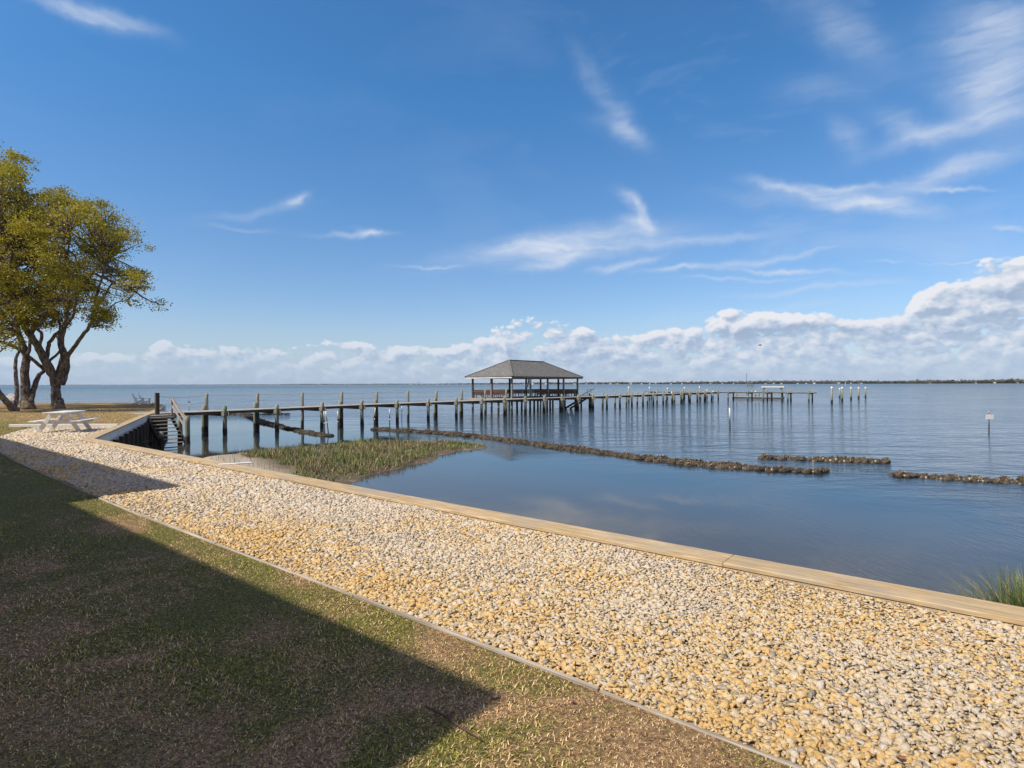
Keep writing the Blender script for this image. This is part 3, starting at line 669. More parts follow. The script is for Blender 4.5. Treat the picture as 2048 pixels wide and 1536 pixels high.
# ------------------------------------------------------------------ bulkhead
bk = thing('bulkhead', 'long timber bulkhead with a tan board cap holding the gravel back from the water', 'bulkhead', (0, 0, -2.2), ANG)
zl = 2.2                                                         # local z of ground
L2 = lambda v: Vector((*topq(v), v.z))
path = [L2(v) for v in CPATH]
cap, wall, fas, wal = MB(), MB(), MB(), MB()
for i in range(len(path) - 1):
    a, b = path[i], path[i + 1]; d = (b - a); L = d.length; d.normalize(); nl = Vector((-d.y, d.x, 0))   # landward
    n = max(1, round(L / 4.88)); off = -1.05 if i == 0 else 0
    ts = [0] + [L * (k + 1) / n for k in range(n)]
    if i == 0:
        js = [q_ for q_ in (-40, -35, -30, -25, -20, -15, -12.8, -7.9, -3.05, 1.83, 6.71, 11.59, 16.47)]
        ts = [0] + [q_ + 45 for q_ in js] + [L]
    for k in range(len(ts) - 1):
        s0, s1 = ts[k] + .0012, ts[k + 1] - .0012
        ext0 = 0.02 if k == 0 else 0
        p0, p1 = a + d * s0 + nl * .17, a + d * s1 + nl * .17
        cap.bar(p0 + Vector((0, 0, zl + .042)), p1 + Vector((0, 0, zl + .042)), .325, .042)
        p0, p1 = a + d * s0 + nl * .302, a + d * s1 + nl * .302
        cap.bar(p0 + Vector((0, 0, zl - .03)), p1 + Vector((0, 0, zl - .03)), .042, .095)
    p0, p1 = a + d * .02 + nl * .09, b - d * .02 + nl * .09
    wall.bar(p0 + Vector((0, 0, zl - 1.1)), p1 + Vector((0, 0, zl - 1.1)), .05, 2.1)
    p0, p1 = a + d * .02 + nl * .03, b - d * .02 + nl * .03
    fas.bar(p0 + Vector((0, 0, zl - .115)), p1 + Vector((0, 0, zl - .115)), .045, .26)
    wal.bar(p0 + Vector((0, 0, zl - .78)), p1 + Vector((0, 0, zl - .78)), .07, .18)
    if i in (1, 2, 3):
        for k in range(int(L / .3)):
            pp = a + d * (k * .3 + .12) + nl * .05
            fas.box(pp + Vector((0, 0, zl - .36)), (.14, .03, .22), rz=math.atan2(d.y, d.x))
        for k in range(int(L / 1.5)):
            pp = a + d * (k * 1.5 + .8) - nl * .08
            wal.tube([pp + Vector((0, 0, zl - 2.1)), pp + Vector((0, 0, zl - .3))], .11, 8)
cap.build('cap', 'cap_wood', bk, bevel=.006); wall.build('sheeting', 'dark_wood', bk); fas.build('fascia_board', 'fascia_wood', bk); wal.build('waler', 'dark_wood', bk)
# oyster crust against the shaded wall
a, b = CPATH[1], CPATH[2]
P = []
for i in range(260):
    s = random.uniform(.1, .95); v = a.lerp(b, s) + PD * random.uniform(.0, .3) - QD * random.uniform(0.05, .3); P.append((v.x, v.y, -1.45 + random.uniform(-.2, .35)))
P = np.array(P)
V, F = scatter(rock_templates(1, 5, 90), P, RNG.uniform(.06, .16, len(P)), .5)
o = setting(make_obj('riprap_rubble', arr_mesh('riprap_rubble', V, F), 'oyster'), 'stuff'); o['label'] = 'dark shell-crusted rubble at the foot of the shaded bulkhead'

# lumber edging between lawn and gravel
eg = thing('lumber_edging', 'thin pale timber edging between the lawn and the gravel', 'edging', (0, 0, -0.05), ANG)
for i in range(len(BORDER) - 1):
    a, b = L2(BORDER[i]), L2(BORDER[i + 1]); n = max(1, round((b - a).length / 2.4))
    for k in range(n):
        m_ = MB(); p0 = a.lerp(b, k / n) ; p1 = a.lerp(b, (k + 1) / n); dd = (p1 - p0).normalized() * .004
        z0 = .018 + .006 * math.sin(i * 3 + k * 2.1) - (.008 if 5 < i < 9 else 0)
        if i >= 1 or k > n - 6: m_.bar(p0 + dd + Vector((0, 0, z0)), p1 - dd + Vector((0, 0, z0)), .028, .07); m_.build('edging_board', 'edging_wood', eg, bevel=.004)
bd = thing('timber_sleeper', 'pale timber laid across the ground behind the white picnic table', 'timber', G(40, 853, 0), 0)
a = G(20, 853.5) - bd.location; b = G(237, 852.5) - bd.location
m_ = MB(); m_.bar(a + Vector((0, 0, .05)), b + Vector((0, 0, .05)), .14, .12); m_.build('board', 'fascia_wood', bd, bevel=.01)
# white plank on the cap
w = MB(); a, b = G(438, 929, .07), G(503, 925, .07); c = (a + b) / 2
w.bar(a - c, b - c, .14, .02); o = w.build('loose_plank', 'white_paint', None, c); tag(o, 'short white plank lying across the tan bulkhead cap near the sand', 'plank')
# ------------------------------------------------------------------ pier (local x = out to sea, local y = along the shore)
def pile_mesh(h, r=.125, seed=0, flat_top=True):
    """round pile, local z=0 is its top; slightly crooked, rough below the tide line"""
    rnd = random.Random(seed); pts, rad = [], []
    n = 9
    for i in range(n + 1):
        z = -h * i / n
        pts.append((rnd.uniform(-.008, .008), rnd.uniform(-.008, .008), z)); rad.append(r * (1 + .05 * i / n) + (rnd.uniform(.0, .022) if -z > h * .55 else 0))
    m_ = MB(); m_.tube(pts, rad, 12, jit=.03); return m_.mesh('pile')
PILES = [pile_mesh(2.9, .125, s) for s in range(4)]; TALL = [pile_mesh(3.6, .11, s + 9) for s in range(3)]
for me_ in PILES + TALL: me_.materials.append(MATS['pile_wood']); me_.polygons.foreach_set('use_smooth', [len(p.vertices) == 4 for p in me_.polygons])
def put(name, me, parent, loc, rz=0.0, tilt=(0, 0)):
    o = bpy.data.objects.new(name, me); COL.objects.link(o); o.parent = parent; o.location = loc; o.rotation_euler = (tilt[0], tilt[1], rz); return o
P0, QN, QF, SP = 17.06, 37.7, 40.37, 3.55
pier = thing('pier', 'long timber pier on round piles running out from the shore past the roofed pavilion', 'pier', PQ(P0, QN, ZW), ANG)
def pl(p, q, z): return Vector((p - P0, q - QN, z - ZW))
def deckz(n): return 0.03 + min(1, max(0, n / 3.0)) * .07
def boards(mb, p0, p1, q0, q1, zf, w=.14, gap=.012, t_=.038):
    n = int((p1 - p0) / (w + gap))
    for k in range(n):
        p = p0 + (k + .5) * (w + gap); z = zf(p) + random.uniform(-.002, .002)
        mb.box(pl(p, (q0 + q1) / 2 + random.uniform(-.012, .012), z), (w, q1 - q0, t_))
zf = lambda p: deckz((p - P0) / SP)
for i, (a, b) in enumerate([(12.35, 30), (30, 50), (50, 70), (70, 90), (90, 111)]):
    pass
db = MB(); boards(db, 12.35, 111.5, QN + .16, QF - .16, zf); db.build('deck', 'deck_wood', pier)
db = MB()
for k in range(int(32.5 / .152)):
    q = 21.7 + k * .152; db.box(pl(113.0, q, .08), (3.0, .14, .038))
o = db.build('head_deck', 'deck_wood', pier)
NB = 27
bm_, st = MB(), MB()
for n in range(NB):
    p = P0 + SP * n; z = deckz(n)
    bm_ = MB()
    for s in (-.15, .15): bm_.box(pl(p + s, (QN + QF) / 2, z - .175), (.05, QF - QN + .55, .26))
    bm_.build('cross_beam', 'beam_wood', pier)
for q in (QN + .35, QN + 1.0, QF - 1.0, QF - .35):
    for n in range(-1, NB): st.bar(pl(P0 + SP * n if n >= 0 else 12.4, q, deckz(n) - .115 + (0 if n >= 0 else 0)), pl(P0 + SP * (n + 1), q, deckz(n + 1) - .115), .05, .14)
for q in (22.5, 26, 29.5, 33, 36.5, 42, 45.5, 49, 52.5):
    bm_ = MB()
    for s in (-.15, .15): bm_.box(pl(113.0, q + s, -.09), (3.4, .05, .24))
    bm_.build('cross_beam', 'beam_wood', pier)
for p in (111.7, 113, 114.3): st.bar(pl(p, 21.8, .0), pl(p, 54, .0), .05, .14)
st.build('stringer', 'stringer_wood', pier)
cnt = 0
for n in range(NB):
    p = P0 + SP * n
    o = put('pile', random.choice(PILES), pier, pl(p + random.uniform(-.03, .03), QN, deckz(n) + .34 + random.uniform(-.04, .05)), random.uniform(0, 6), (random.uniform(-.012, .012), random.uniform(-.012, .012))); cnt += 1
    if n < 10:
        put('rail_post', random.choice(TALL), pier, pl(p, QF, 1.14 + random.uniform(-.02, .02)), random.uniform(0, 6))
        if n in (0, 1, 3, 4, 6, 7): put('pile', random.choice(PILES), pier, pl(p - .17, QF + .02, .38 + random.uniform(-.05, .05)), random.uniform(0, 6))
    else:
        put('pile', random.choice(PILES), pier, pl(p, QF, deckz(n) + .36 + random.uniform(-.05, .06)), random.uniform(0, 6), (random.uniform(-.012, .012), 0)); cnt += 1
for q in (22.5, 26, 29.5, 33, 36.5, 42, 45.5, 49, 52.5):
    for p in (111.6, 114.5): put('pile', random.choice(PILES), pier, pl(p, q + random.uniform(-.1, .1), .55 + random.uniform(-.06, .06)), random.uniform(0, 6))
# land end: square post, then two ropes to the last rail post
m_ = MB(); m_.box(pl(13.0, 37.35, .42), (.2, .2, 1.75)); m_.build('end_post', 'dark_wood', pier, bevel=.01)
def rope(z, name):
    m_ = MB(); prev = pl(13.0, 37.35, z + .02)
    for n in range(10):
        nx = pl(P0 + SP * n, QF - .12, z); pts = []
        for k in range(9):
            f = k / 8; v = prev.lerp(nx, f); v.z -= .10 * 4 * f * (1 - f) * (.6 if n else 1.2); pts.append(v)
        m_.tube(pts, .013, 5); prev = nx
    m_.build(name, 'rope', pier)
rope(1.06, 'rope'); rope(.60, 'rope')

# ------------------------------------------------------------------ steps at the bulkhead
sp_ = thing('wooden_steps', 'weathered timber steps leading down from the pier entrance to the water beside the bulkhead', 'steps', PQ(12.7, 34, ZW), ANG)
def sl(p, q, z): return Vector((p - 12.7, q - 34, z - ZW))
N_ = 8
for k in range(N_):
    f = k / (N_ - 1); m_ = MB(); q = 36.0 - k * .30; z = -.10 - k * .185
    m_.box(sl(12.72 - .12 * f, q, z), (1.34 - .06 * k, .27, .04)); m_.build('tread', 'tread_wood', sp_, bevel=.004)
m_ = MB()
for s in (12.06, 13.34): m_.bar(sl(s, 36.2, -.12), sl(s - .1, 33.7, -1.62), .05, .26)
m_.build('side_stringer', 'dark_wood', sp_)
m_ = MB(); m_.box(sl(12.7, 36.95, -.02), (1.9, 1.3, .04)); m_.box(sl(12.7, 36.33, -.12), (1.9, .05, .18)); m_.build('landing', 'tread_wood', sp_)
m_ = MB()
m_.bar(sl(13.42, 36.35, .95), sl(13.36, 34.0, -.42), .04, .15); m_.bar(sl(13.42, 36.35, .55), sl(13.36, 34.2, -.72), .04, .13); m_.bar(sl(13.46, 36.4, .98), sl(13.4, 34.0, -.36), .14, .035)
m_.build('handrail', 'silver_wood', sp_, bevel=.004)
m_ = MB(); m_.box(sl(13.42, 36.35, .42), (.09, .09, 1.15)); m_.build('rail_post', 'silver_wood', sp_)
for (p, q, h) in ((13.25, 33.75, .05), (12.0, 33.9, -.75), (13.42, 35.2, -.05)): put('pile', PILES[0], sp_, sl(p, q, h))

# ------------------------------------------------------------------ pavilion
pv = thing('pavilion', 'open pavilion with a grey shingled hip roof standing over the water beside the pier', 'pavilion', PQ(57.8, 44.2, ZW), ANG)
def vl(p, q, z): return Vector((p - 57.8, q - 44.2, z - ZW))
A, B, C_, D_ = (50.2, 40.5), (65.4, 40.5), (65.4, 47.9), (50.2, 47.9); ze, zr = 2.64, 4.70
rf = MB()
cs = [vl(*A, ze), vl(*B, ze), vl(*C_, ze), vl(*D_, ze)]; r1, r2 = vl(54.2, 44.2, zr), vl(61.3, 44.2, zr)
lo = [c - Vector((0, 0, .05)) for c in cs]
rf.add(cs + [r1, r2], [(0, 1, 5, 4), (1, 2, 5), (2, 3, 4, 5), (3, 0, 4)]); rf.add(cs + lo, [(0, 4, 5, 1), (1, 5, 6, 2), (2, 6, 7, 3), (3, 7, 4, 0)])
roof = rf.build('roof', 'shingles', pv)
rc = MB()
for a, b in ((r1, r2), (cs[0], r1), (cs[3], r1), (cs[1], r2), (cs[2], r2)): rc.bar(a + Vector((0, 0, .02)), b + Vector((0, 0, .02)), .26, .035)
rc.build('ridge_cap', 'shingles', roof)
fb = MB()
q0, q1, p0, p1 = 40.56, 47.84, 50.26, 65.34
fb.box(vl((p0 + p1) / 2, q0, ze - .14), (p1 - p0, .04, .18)); fb.box(vl((p0 + p1) / 2, q1, ze - .14), (p1 - p0, .04, .18))
fb.build('fascia', 'stringer_wood', pv)
for pp in (p0, p1):
    fb = MB(); fb.box(vl(pp, 44.2, ze - .14), (.04, q1 - q0 - .05, .18)); fb.build('end_fascia', 'fascia_wood', pv)
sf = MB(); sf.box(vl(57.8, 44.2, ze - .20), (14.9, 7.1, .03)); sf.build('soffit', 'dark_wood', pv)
ps = [50.9, 54.45, 58.0, 61.55, 64.9]
for q in (41.1, 47.2):
    for p in ps:
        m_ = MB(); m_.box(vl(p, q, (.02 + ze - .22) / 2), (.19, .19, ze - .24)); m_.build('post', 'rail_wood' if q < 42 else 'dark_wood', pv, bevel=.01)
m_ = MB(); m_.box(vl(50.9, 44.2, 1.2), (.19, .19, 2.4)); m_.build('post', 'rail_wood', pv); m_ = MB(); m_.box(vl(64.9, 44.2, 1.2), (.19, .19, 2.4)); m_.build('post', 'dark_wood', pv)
fl = MB()
for k in range(int(15.6 / .15)): fl.box(vl(50.5 + k * .15, 44.15, .06), (.138, 6.8, .04))
fl.build('floor', 'deck_wood', pv)
fj = MB()
fj.box(vl(50.45, 44.15, -.09), (.05, 6.9, .26)); fj.build('rim_board', 'silver_wood', pv)
fj = MB()
for q in (40.9, 42.9, 45.0, 47.3): fj.box(vl(58.2, q, -.12), (15.4, .06, .24))
fj.box(vl(66.1, 44.15, -.09), (.05, 6.9, .26)); fj.build('floor_joist', 'dark_wood', pv)
for p in (51.0, 54.5, 58.0, 61.5, 65.0):
    for q in (41.2, 43.2, 45.2, 47.3): put('pile', PILES[1], pv, vl(p, q, -.18), random.uniform(0, 6))
# built-in benches with high backs round the edge
def bench(pa, qa, pb, qb, inn):
    a, b = Vector((pa, qa, 0)), Vector((pb, qb, 0)); d = (b - a).normalized(); nn = Vector(inn)
    bb = MB(); M0 = lambda v, z: vl(v.x, v.y, z)
    for z in (.58, .74, .90, 1.0):
        h_ = .145 if z < 1 else .07
        bb.bar(M0(a, z), M0(b, z), .03, h_)
    o = bb.build('bench_back', 'bench_wood', pv)
    ss = MB(); ss.bar(M0(a + nn * .28, .46), M0(b + nn * .28, .46), .42, .045); ss.build('bench_seat', 'bench_wood', pv)
    lg = MB(); n = max(2, int((b - a).length / 1.2))
    for k in range(n + 1):
        v = a.lerp(b, k / n); lg.box(M0(v + nn * .02, .55), (.07, .07, .95)); lg.box(M0(v + nn * .42, .25), (.07, .07, .38))
    lg.build('bench_frame', 'dark_wood', pv)
bench(51.1, 47.15, 64.8, 47.15, (0, -1, 0)); bench(50.95, 41.9, 50.95, 47.0, (1, 0, 0)); bench(64.85, 41.3, 64.85, 47.0, (-1, 0, 0)); bench(55.8, 41.1, 64.7, 41.1, (0, 1, 0))
m_ = MB()
for k in range(5):
    p = 51.1 + k * .85; m_.box(vl(p, 41.0, .56), (.03, .03, .95))
m_.bar(vl(51, 41.0, 1.06), vl(54.4, 41.0, 1.06), .04, .04); m_.bar(vl(51, 41.0, .3), vl(54.4, 41.0, .3), .04, .04); m_.build('railing', 'silver_wood', pv)
m_ = MB(); m_.box(vl(54.2, 41.05, 2.1), (.38, .3, .55)); m_.tube([vl(54.2, 41.05, .1), vl(54.2, 41.05, 1.9)], .035, 8); m_.build('meter_box', 'steel', pv, bevel=.02)
m_ = MB(); m_.box(vl(61.55, 47.0, 1.55), (.3, .18, .5)); m_.build('fuse_box', 'steel', pv, bevel=.02)
# boarding stair at the seaward end
bs = thing('boarding_stair', 'dark timber stair dropping to the water at the seaward end of the pavilion', 'stair', PQ(66.3, 41.3, ZW), ANG)
def bl(p, q, z): return Vector((p - 66.3, q - 41.3, z - ZW))
m_ = MB()
for q in (40.95, 41.75): m_.bar(bl(68.0, q, .06), bl(62.8, q, -1.50), .06, .24)
m_.build('stringer', 'dark_wood', bs)
for k in range(9):
    m_ = MB(); f = (k + .5) / 9; m_.box(bl(68 - 5.2 * f, 41.35, .10 - 1.56 * f), (.26, .8, .04)); m_.build('tread', 'dark_wood', bs)
m_ = MB(); m_.bar(bl(69.0, 40.9, 1.1), bl(64.6, 40.9, -.05), .05, .06); m_.bar(bl(68.0, 40.9, 1.0), bl(67.0, 40.9, 1.0), .04, .04)
for p, z in ((68.0, 1.0), (67.0, 1.0), (66.0, .35)): m_.box(bl(p, 40.9, z / 2 - .1), (.05, .05, z + .2))
m_.build('handrail', 'dark_wood', bs)
m_ = MB(); m_.box(bl(67.3, 41.8, .03), (2.3, 2.0, .05)); m_.build('landing', 'stringer_wood', bs)
for q in (41.0, 42.6): put('pile', PILES[2], bs, bl(68.2, q, .0))

# ------------------------------------------------------------------ mooring piles with white cone caps
def mooring(name, top, r, label, base=None):
    t_ = thing(name, label, 'mooring pile', (top.x, top.y, ZW - .9), 0, 'mooring piles with white caps')
    h = top.z - (ZW - .9)
    m_ = MB(); pts = [(0, 0, 0), (0, 0, h * .5), (0, 0, h - .12)]; m_.tube(pts, [r * 1.08, r * 1.03, r], 12, jit=.02); m_.build('shaft', 'pile_wood', t_, smooth=True)
    m_ = MB(); m_.tube([(0, 0, h - .12), (0, 0, h - .04)], [r * 1.22, r * 1.22], 14); m_.tube([(0, 0, h - .04), (0, 0, h + .17)], [r * 1.22, .012], 14); m_.build('cone_cap', 'white_plastic', t_)
    return t_
RT = [(1663.5, 772.4, 92.5, 'nearest and tallest white-capped mooring pile, first beyond the pier head'), (1679.4, 774.7, 126, 'thin far white-capped mooring pile just behind the second one'), (1684.3, 773, 102, 'white-capped mooring pile second in the row off the pier head'),
      (1702, 773.2, 112, 'white-capped mooring pile in the middle of the row off the pier head'), (1717.2, 773, 119.5, 'white-capped mooring pile next to last in the row off the pier head'), (1731, 772.8, 128, 'last white-capped mooring pile, farthest along the row off the pier head')]
for x, y, Y, lb in RT: mooring('mooring_pile', D(x, y + 2.2, Y), .17, lb)
BK = [(1257.5, 773, 98, 'first tall white-capped mooring pile behind the pier, nearest the pavilion'), (1299, 773.5, 112, 'white-capped mooring pile standing at the end of the pier head side deck'), (1335, 775, 116, 'short white-capped mooring pile behind the middle of the pier head side deck'),
      (1369, 773.5, 118, 'tall white-capped mooring pile behind the pier, third from the pavilion'), (1399, 772, 121, 'thin tall white-capped mooring pile behind the pier head'), (1181.8, 786, 82, 'low white-capped mooring pile just right of the boarding stair'),
      (1343.5, 783, 104, 'low white-capped mooring pile close against the pier'), (1414, 778, 124, 'small white-capped mooring pile beyond the pier head deck'), (1426, 781, 127, 'very small far white-capped mooring pile beyond the pier head'), (1511, 781, 132, 'farthest low white-capped mooring pile seen over the pier head wing')]
for x, y, Y, lb in BK: mooring('mooring_pile', D(x, y + 1.5, Y), .13, lb)
# boat lift on the pier head
tp = D(1545.5, 774, 104.5)
lf = thing('boat_lift', 'boat lift with a long white beam carried on two posts at the pier head', 'boat lift', (tp.x, tp.y, ZW), 0)
bmz = tp.z - ZW
m_ = MB(); m_.box((0, 0, bmz), (4.0, .34, .22)); m_.box((0, 0, bmz + .16), (4.1, .1, .05)); m_.build('beam', 'white_paint', lf, bevel=.02)
for s in (-1.72, 1.72):
    m_ = MB(); m_.tube([(s, 0, -1), (s, 0, bmz - .11)], .15, 10); m_.build('post', 'pile_wood', lf)
    m_ = MB(); m_.box((s * .9, 0, bmz - .22), (.3, .25, .2)); m_.build('winch', 'dark_metal', lf)
    m_ = MB(); m_.tube([(s * .9, .05, bmz - .2), (s * .9, .05, -.2)], .012, 4); m_.build('cable', 'dark_metal', lf)
# low dock beyond the head
ld = thing('low_dock', 'low brown floating dock lying beyond the pier head', 'dock', PQ(*topq(G(1515, 796, ZW)), ZW), ANG + R(-96))
m_ = MB(); m_.box((0, 0, .28), (11, 1.4, .12)); m_.build('deck', 'deck_wood', ld); m_ = MB(); m_.box((0, 0, .08), (10.8, 1.3, .26)); m_.build('float', 'dark_wood', ld)
for k in range(5): put('pile', PILES[3], ld, (-5 + k * 2.5, .85, 1.3))

# ------------------------------------------------------------------ oyster bags laid as sills
def bag_mesh(seed, L=1.0, r=.115):
    r_ = random.Random(seed); n, k = 13, 12; vs = []
    ph = [r_.uniform(0, 6.28) for _ in range(6)]
    for i in range(n):
        u = -1 + 2 * i / (n - 1); tp_ = (max(0, 1 - abs(u) ** 3.5)) ** .5
        for j in range(k):
            a = 2 * math.pi * j / k; rr = r * (tp_ * .95 + .05) * (1 + .08 * math.sin(3 * a + ph[0] + 4 * u) + .08 * math.sin(7 * u + ph[1] + 2 * a) + r_.uniform(-.14, .14))
            vs.append((u * L / 2, rr * math.cos(a) * 1.15, rr * math.sin(a) * .95))
    fs = [(i * k + j, i * k + (j + 1) % k, (i + 1) * k + (j + 1) % k, (i + 1) * k + j) for i in range(n - 1) for j in range(k)]
    fs += [tuple(range(k))[::-1], tuple((n - 1) * k + j for j in range(k))]
    m_ = MB(); m_.add(vs, fs)
    nb = len(m_.f)
    for q in range(70):                                              # shells sticking out of the mesh
        u = r_.uniform(-.9, .9); a = r_.uniform(.1, 3.04); rr = r * (1 - abs(u) ** 3.5) ** .5
        c = Vector((u * L / 2, rr * math.cos(a) * 1.15, rr * math.sin(a) * .95)); s = r_.uniform(.018, .05)
        dd = [Vector((r_.gauss(0, 1), r_.gauss(0, 1), r_.gauss(0, 1))).normalized() * s for _ in range(2)]; up = Vector((0, math.cos(a), math.sin(a))) * s * 1.4
        m_.add([c + dd[0], c + dd[1], c - dd[0], c + up], [(0, 1, 3), (1, 2, 3), (2, 0, 3)])
    me_ = m_.mesh('oyster_bag'); me_.materials.append(MATS['oyster']); me_.materials.append(MATS['oyster_shell'])
    for i, p in enumerate(me_.polygons): p.material_index = 0 if i < nb else 1; p.use_smooth = i < nb
    return me_
BAGS = [bag_mesh(s) for s in range(6)]
def sill(pts, sp, slant, label, group, sc=1.0, rows=1, zoff=.0):
    P_ = [G(x, y, ZW) for x, y in pts]; Ls = [(P_[i + 1] - P_[i]).length for i in range(len(P_) - 1)]; T_ = sum(Ls); s = 0; k = 0
    while s < T_:
        a = s
        for i, L in enumerate(Ls):
            if a <= L: break
            a -= L
        v = P_[i].lerp(P_[i + 1], min(1, a / L)); d = (P_[i + 1] - P_[i]).normalized(); nl = Vector((-d.y, d.x, 0))
        for rw in range(rows):
            o = bpy.data.objects.new('oyster_bag', random.choice(BAGS)); COL.objects.link(o)
            o.location = v + nl * ((rw - (rows - 1) / 2) * .3 + random.uniform(-.05, .05)) + Vector((0, 0, zoff + random.uniform(-.03, .03)))
            o.rotation_euler = (random.uniform(-.3, .3), random.uniform(-.08, .08), math.atan2(d.y, d.x) + slant + random.uniform(-.13, .13)); c = sc * random.uniform(.72, 1.22); o.scale = (c, c, c * random.uniform(.85, 1.1))
            tag(o, label, 'oyster bag', group)
        s += sp * random.uniform(.88, 1.12); k += 1
    return k
sill([(752, 859), (850, 864), (950, 873), (1010, 880), (1100, 893), (1200, 906), (1300, 918.5), (1400, 929.5), (1500, 937.5), (1580, 943), (1646, 945)], .40, R(58), 'brown oyster bag laid slantwise in the longest curved sill off the marsh', 'oyster bags of the long curved sill', 1.12)
sill([(487, 829.5), (520, 843), (550, 851), (580, 858), (620, 866), (658, 872)], .42, R(50), 'brown oyster bag in the short sill passing under the shoreward spans of the pier', 'oyster bags of the sill under the pier', 1.1)
sill([(1526, 916), (1580, 918), (1650, 920.5), (1720, 923), (1778, 924.5)], .26, R(70), 'shell-crusted oyster bag in the short straight sill standing alone in open water', 'oyster bags of the short straight sill', .95)
sill([(1785, 950), (1850, 954), (1930, 959), (2000, 963), (2060, 966), (2200, 972)], .24, R(70), 'shell-crusted oyster bag in the sill that runs out of the picture at the waterline', 'oyster bags of the sill at the frame edge', .95)
sill([(345, 825.5), (400, 826), (470, 829), (576, 828)], .6, R(60), 'dark oyster bag in the far sill seen behind the rope railing', 'oyster bags of the far sill', 1.1)
# ------------------------------------------------------------------ striped poles, marker stakes, warning board
def stake(name, label, cat, base_px, top_px, r, segs, group=None, zb=ZW, up=None):
    b = G(*base_px, zb); tpv = D(*top_px, b.y + (up or 0)); o = thing(name, label, cat, b, 0, group); d = tpv - b
    for (f0, f1, m_, nm) in segs:
        k = MB(); k.tube([d * f0, d * f1], r * (1.15 if nm == 'band' else 1), 8); k.build(nm, m_, o, smooth=True)
    return o, d
W_, K_, R_ = 'white_plastic', 'dark_fouling', 'red_tape'
def seg2(wf, bandm): return [(-.25, wf - .13, K_, 'fouled_foot'), (wf - .13, wf - .08, W_, 'band'), (wf - .08, wf, K_, 'collar'), (wf, wf + .05, bandm, 'band'), (wf + .05, 1.0, W_, 'shaft')]
for (bx, by, tx, ty, bm_c, lb) in [(649.5, 872, 648, 822, R_, 'upright white pole with dark foot beside the fourth pair of pier piles'), (657, 869, 651.5, 822, R_, 'leaning white pole with dark foot close right of the upright one'),
                             (676, 866, 675.5, 822, R_, 'white pole with red band standing alone in open water behind the pier'), (747.5, 862, 750.5, 815, K_, 'leaning white pole at the tip of the long sill'),
                             (779.5, 860, 779, 818, R_, 'upright white pole standing in the end of the long sill'), (803.5, 838, 803.5, 812, K_, 'short distant white pole seen just below the pier deck')]:
    stake('striped_pole', lb, 'marker pole', (bx, by), (tx, ty), .035, seg2(.62, bm_c), 'white and dark marker poles behind the pier')
stake('marker_post', 'tall white plastic post with an orange top standing alone in open water', 'marker post', (1460, 858), (1459, 812), .05, [(-.3, .35, K_, 'fouled_foot'), (.35, .93, W_, 'shaft'), (.93, 1.0, 'orange_paint', 'orange_top')])
o, d = stake('warning_board', 'blank white board on an orange-tipped stake in open water', 'sign', (1978, 865), (1978, 822), .035, [(-.3, .42, K_, 'fouled_foot'), (.42, .85, 'worn_white_paint', 'stake'), (.85, 1.0, 'orange_paint', 'orange_tip')])
m_ = MB(); m_.box((0, -.06, d.z * .72), (.52, .02, .30)); m_.build('board', 'white_plastic', o, bevel=.006)
o, d = stake('round_marker', 'small round-topped grey marker stake in the water beyond the oyster sill', 'marker post', (378, 820), (378, 802), .04, [(-.3, .8, 'steel', 'stake')])
m_ = MB(); m_.tube([(0, -.04, d.z * .88), (0, .02, d.z * .88)], .16, 14); m_.build('disc', 'steel', o)

# ------------------------------------------------------------------ picnic table
def picnic(loc, rz):
    t_ = thing('picnic_table', 'white painted picnic table with attached benches on the gravel near the trees', 'picnic table', loc, rz)
    for k in range(5):
        m_ = MB(); m_.box((-.30 + k * .15, 0, .75), (.142, 1.85, .038)); m_.build('top_board', 'white_paint', t_, bevel=.004)
    for s in (-1, 1):
        m_ = MB(); 
        for j in (0, 1): m_.box((s * (.60 + j * .15), 0, .44), (.142, 1.85, .038))
        m_.build('bench_seat', 'white_paint', t_, bevel=.004)
    for y in (-.5, .5):
        for s in (-1, 1):
            m_ = MB(); m_.bar((s * .20, y, .73), (s * .66, y, .0), .045, .14, up=(0, 1, 0)) if False else m_.bar((s * .22, y, .725), (s * .68, y, .0), .045, .14)
            m_.build('leg', 'white_paint', t_, bevel=.004)
        m_ = MB(); m_.box((0, y + .05, .395), (1.48, .04, .09)); m_.box((0, y + .05, .69), (.72, .04, .09)); m_.build('cross_rail', 'white_paint', t_, bevel=.004)
        m_ = MB(); m_.bar((0, y * .1, .70), (0, y * .92, .42), .09, .04); m_.build('brace', 'white_paint', t_)
    return t_
picnic(G(130, 863.2, .0), R(17)).scale = (.97, .97, 1.0)

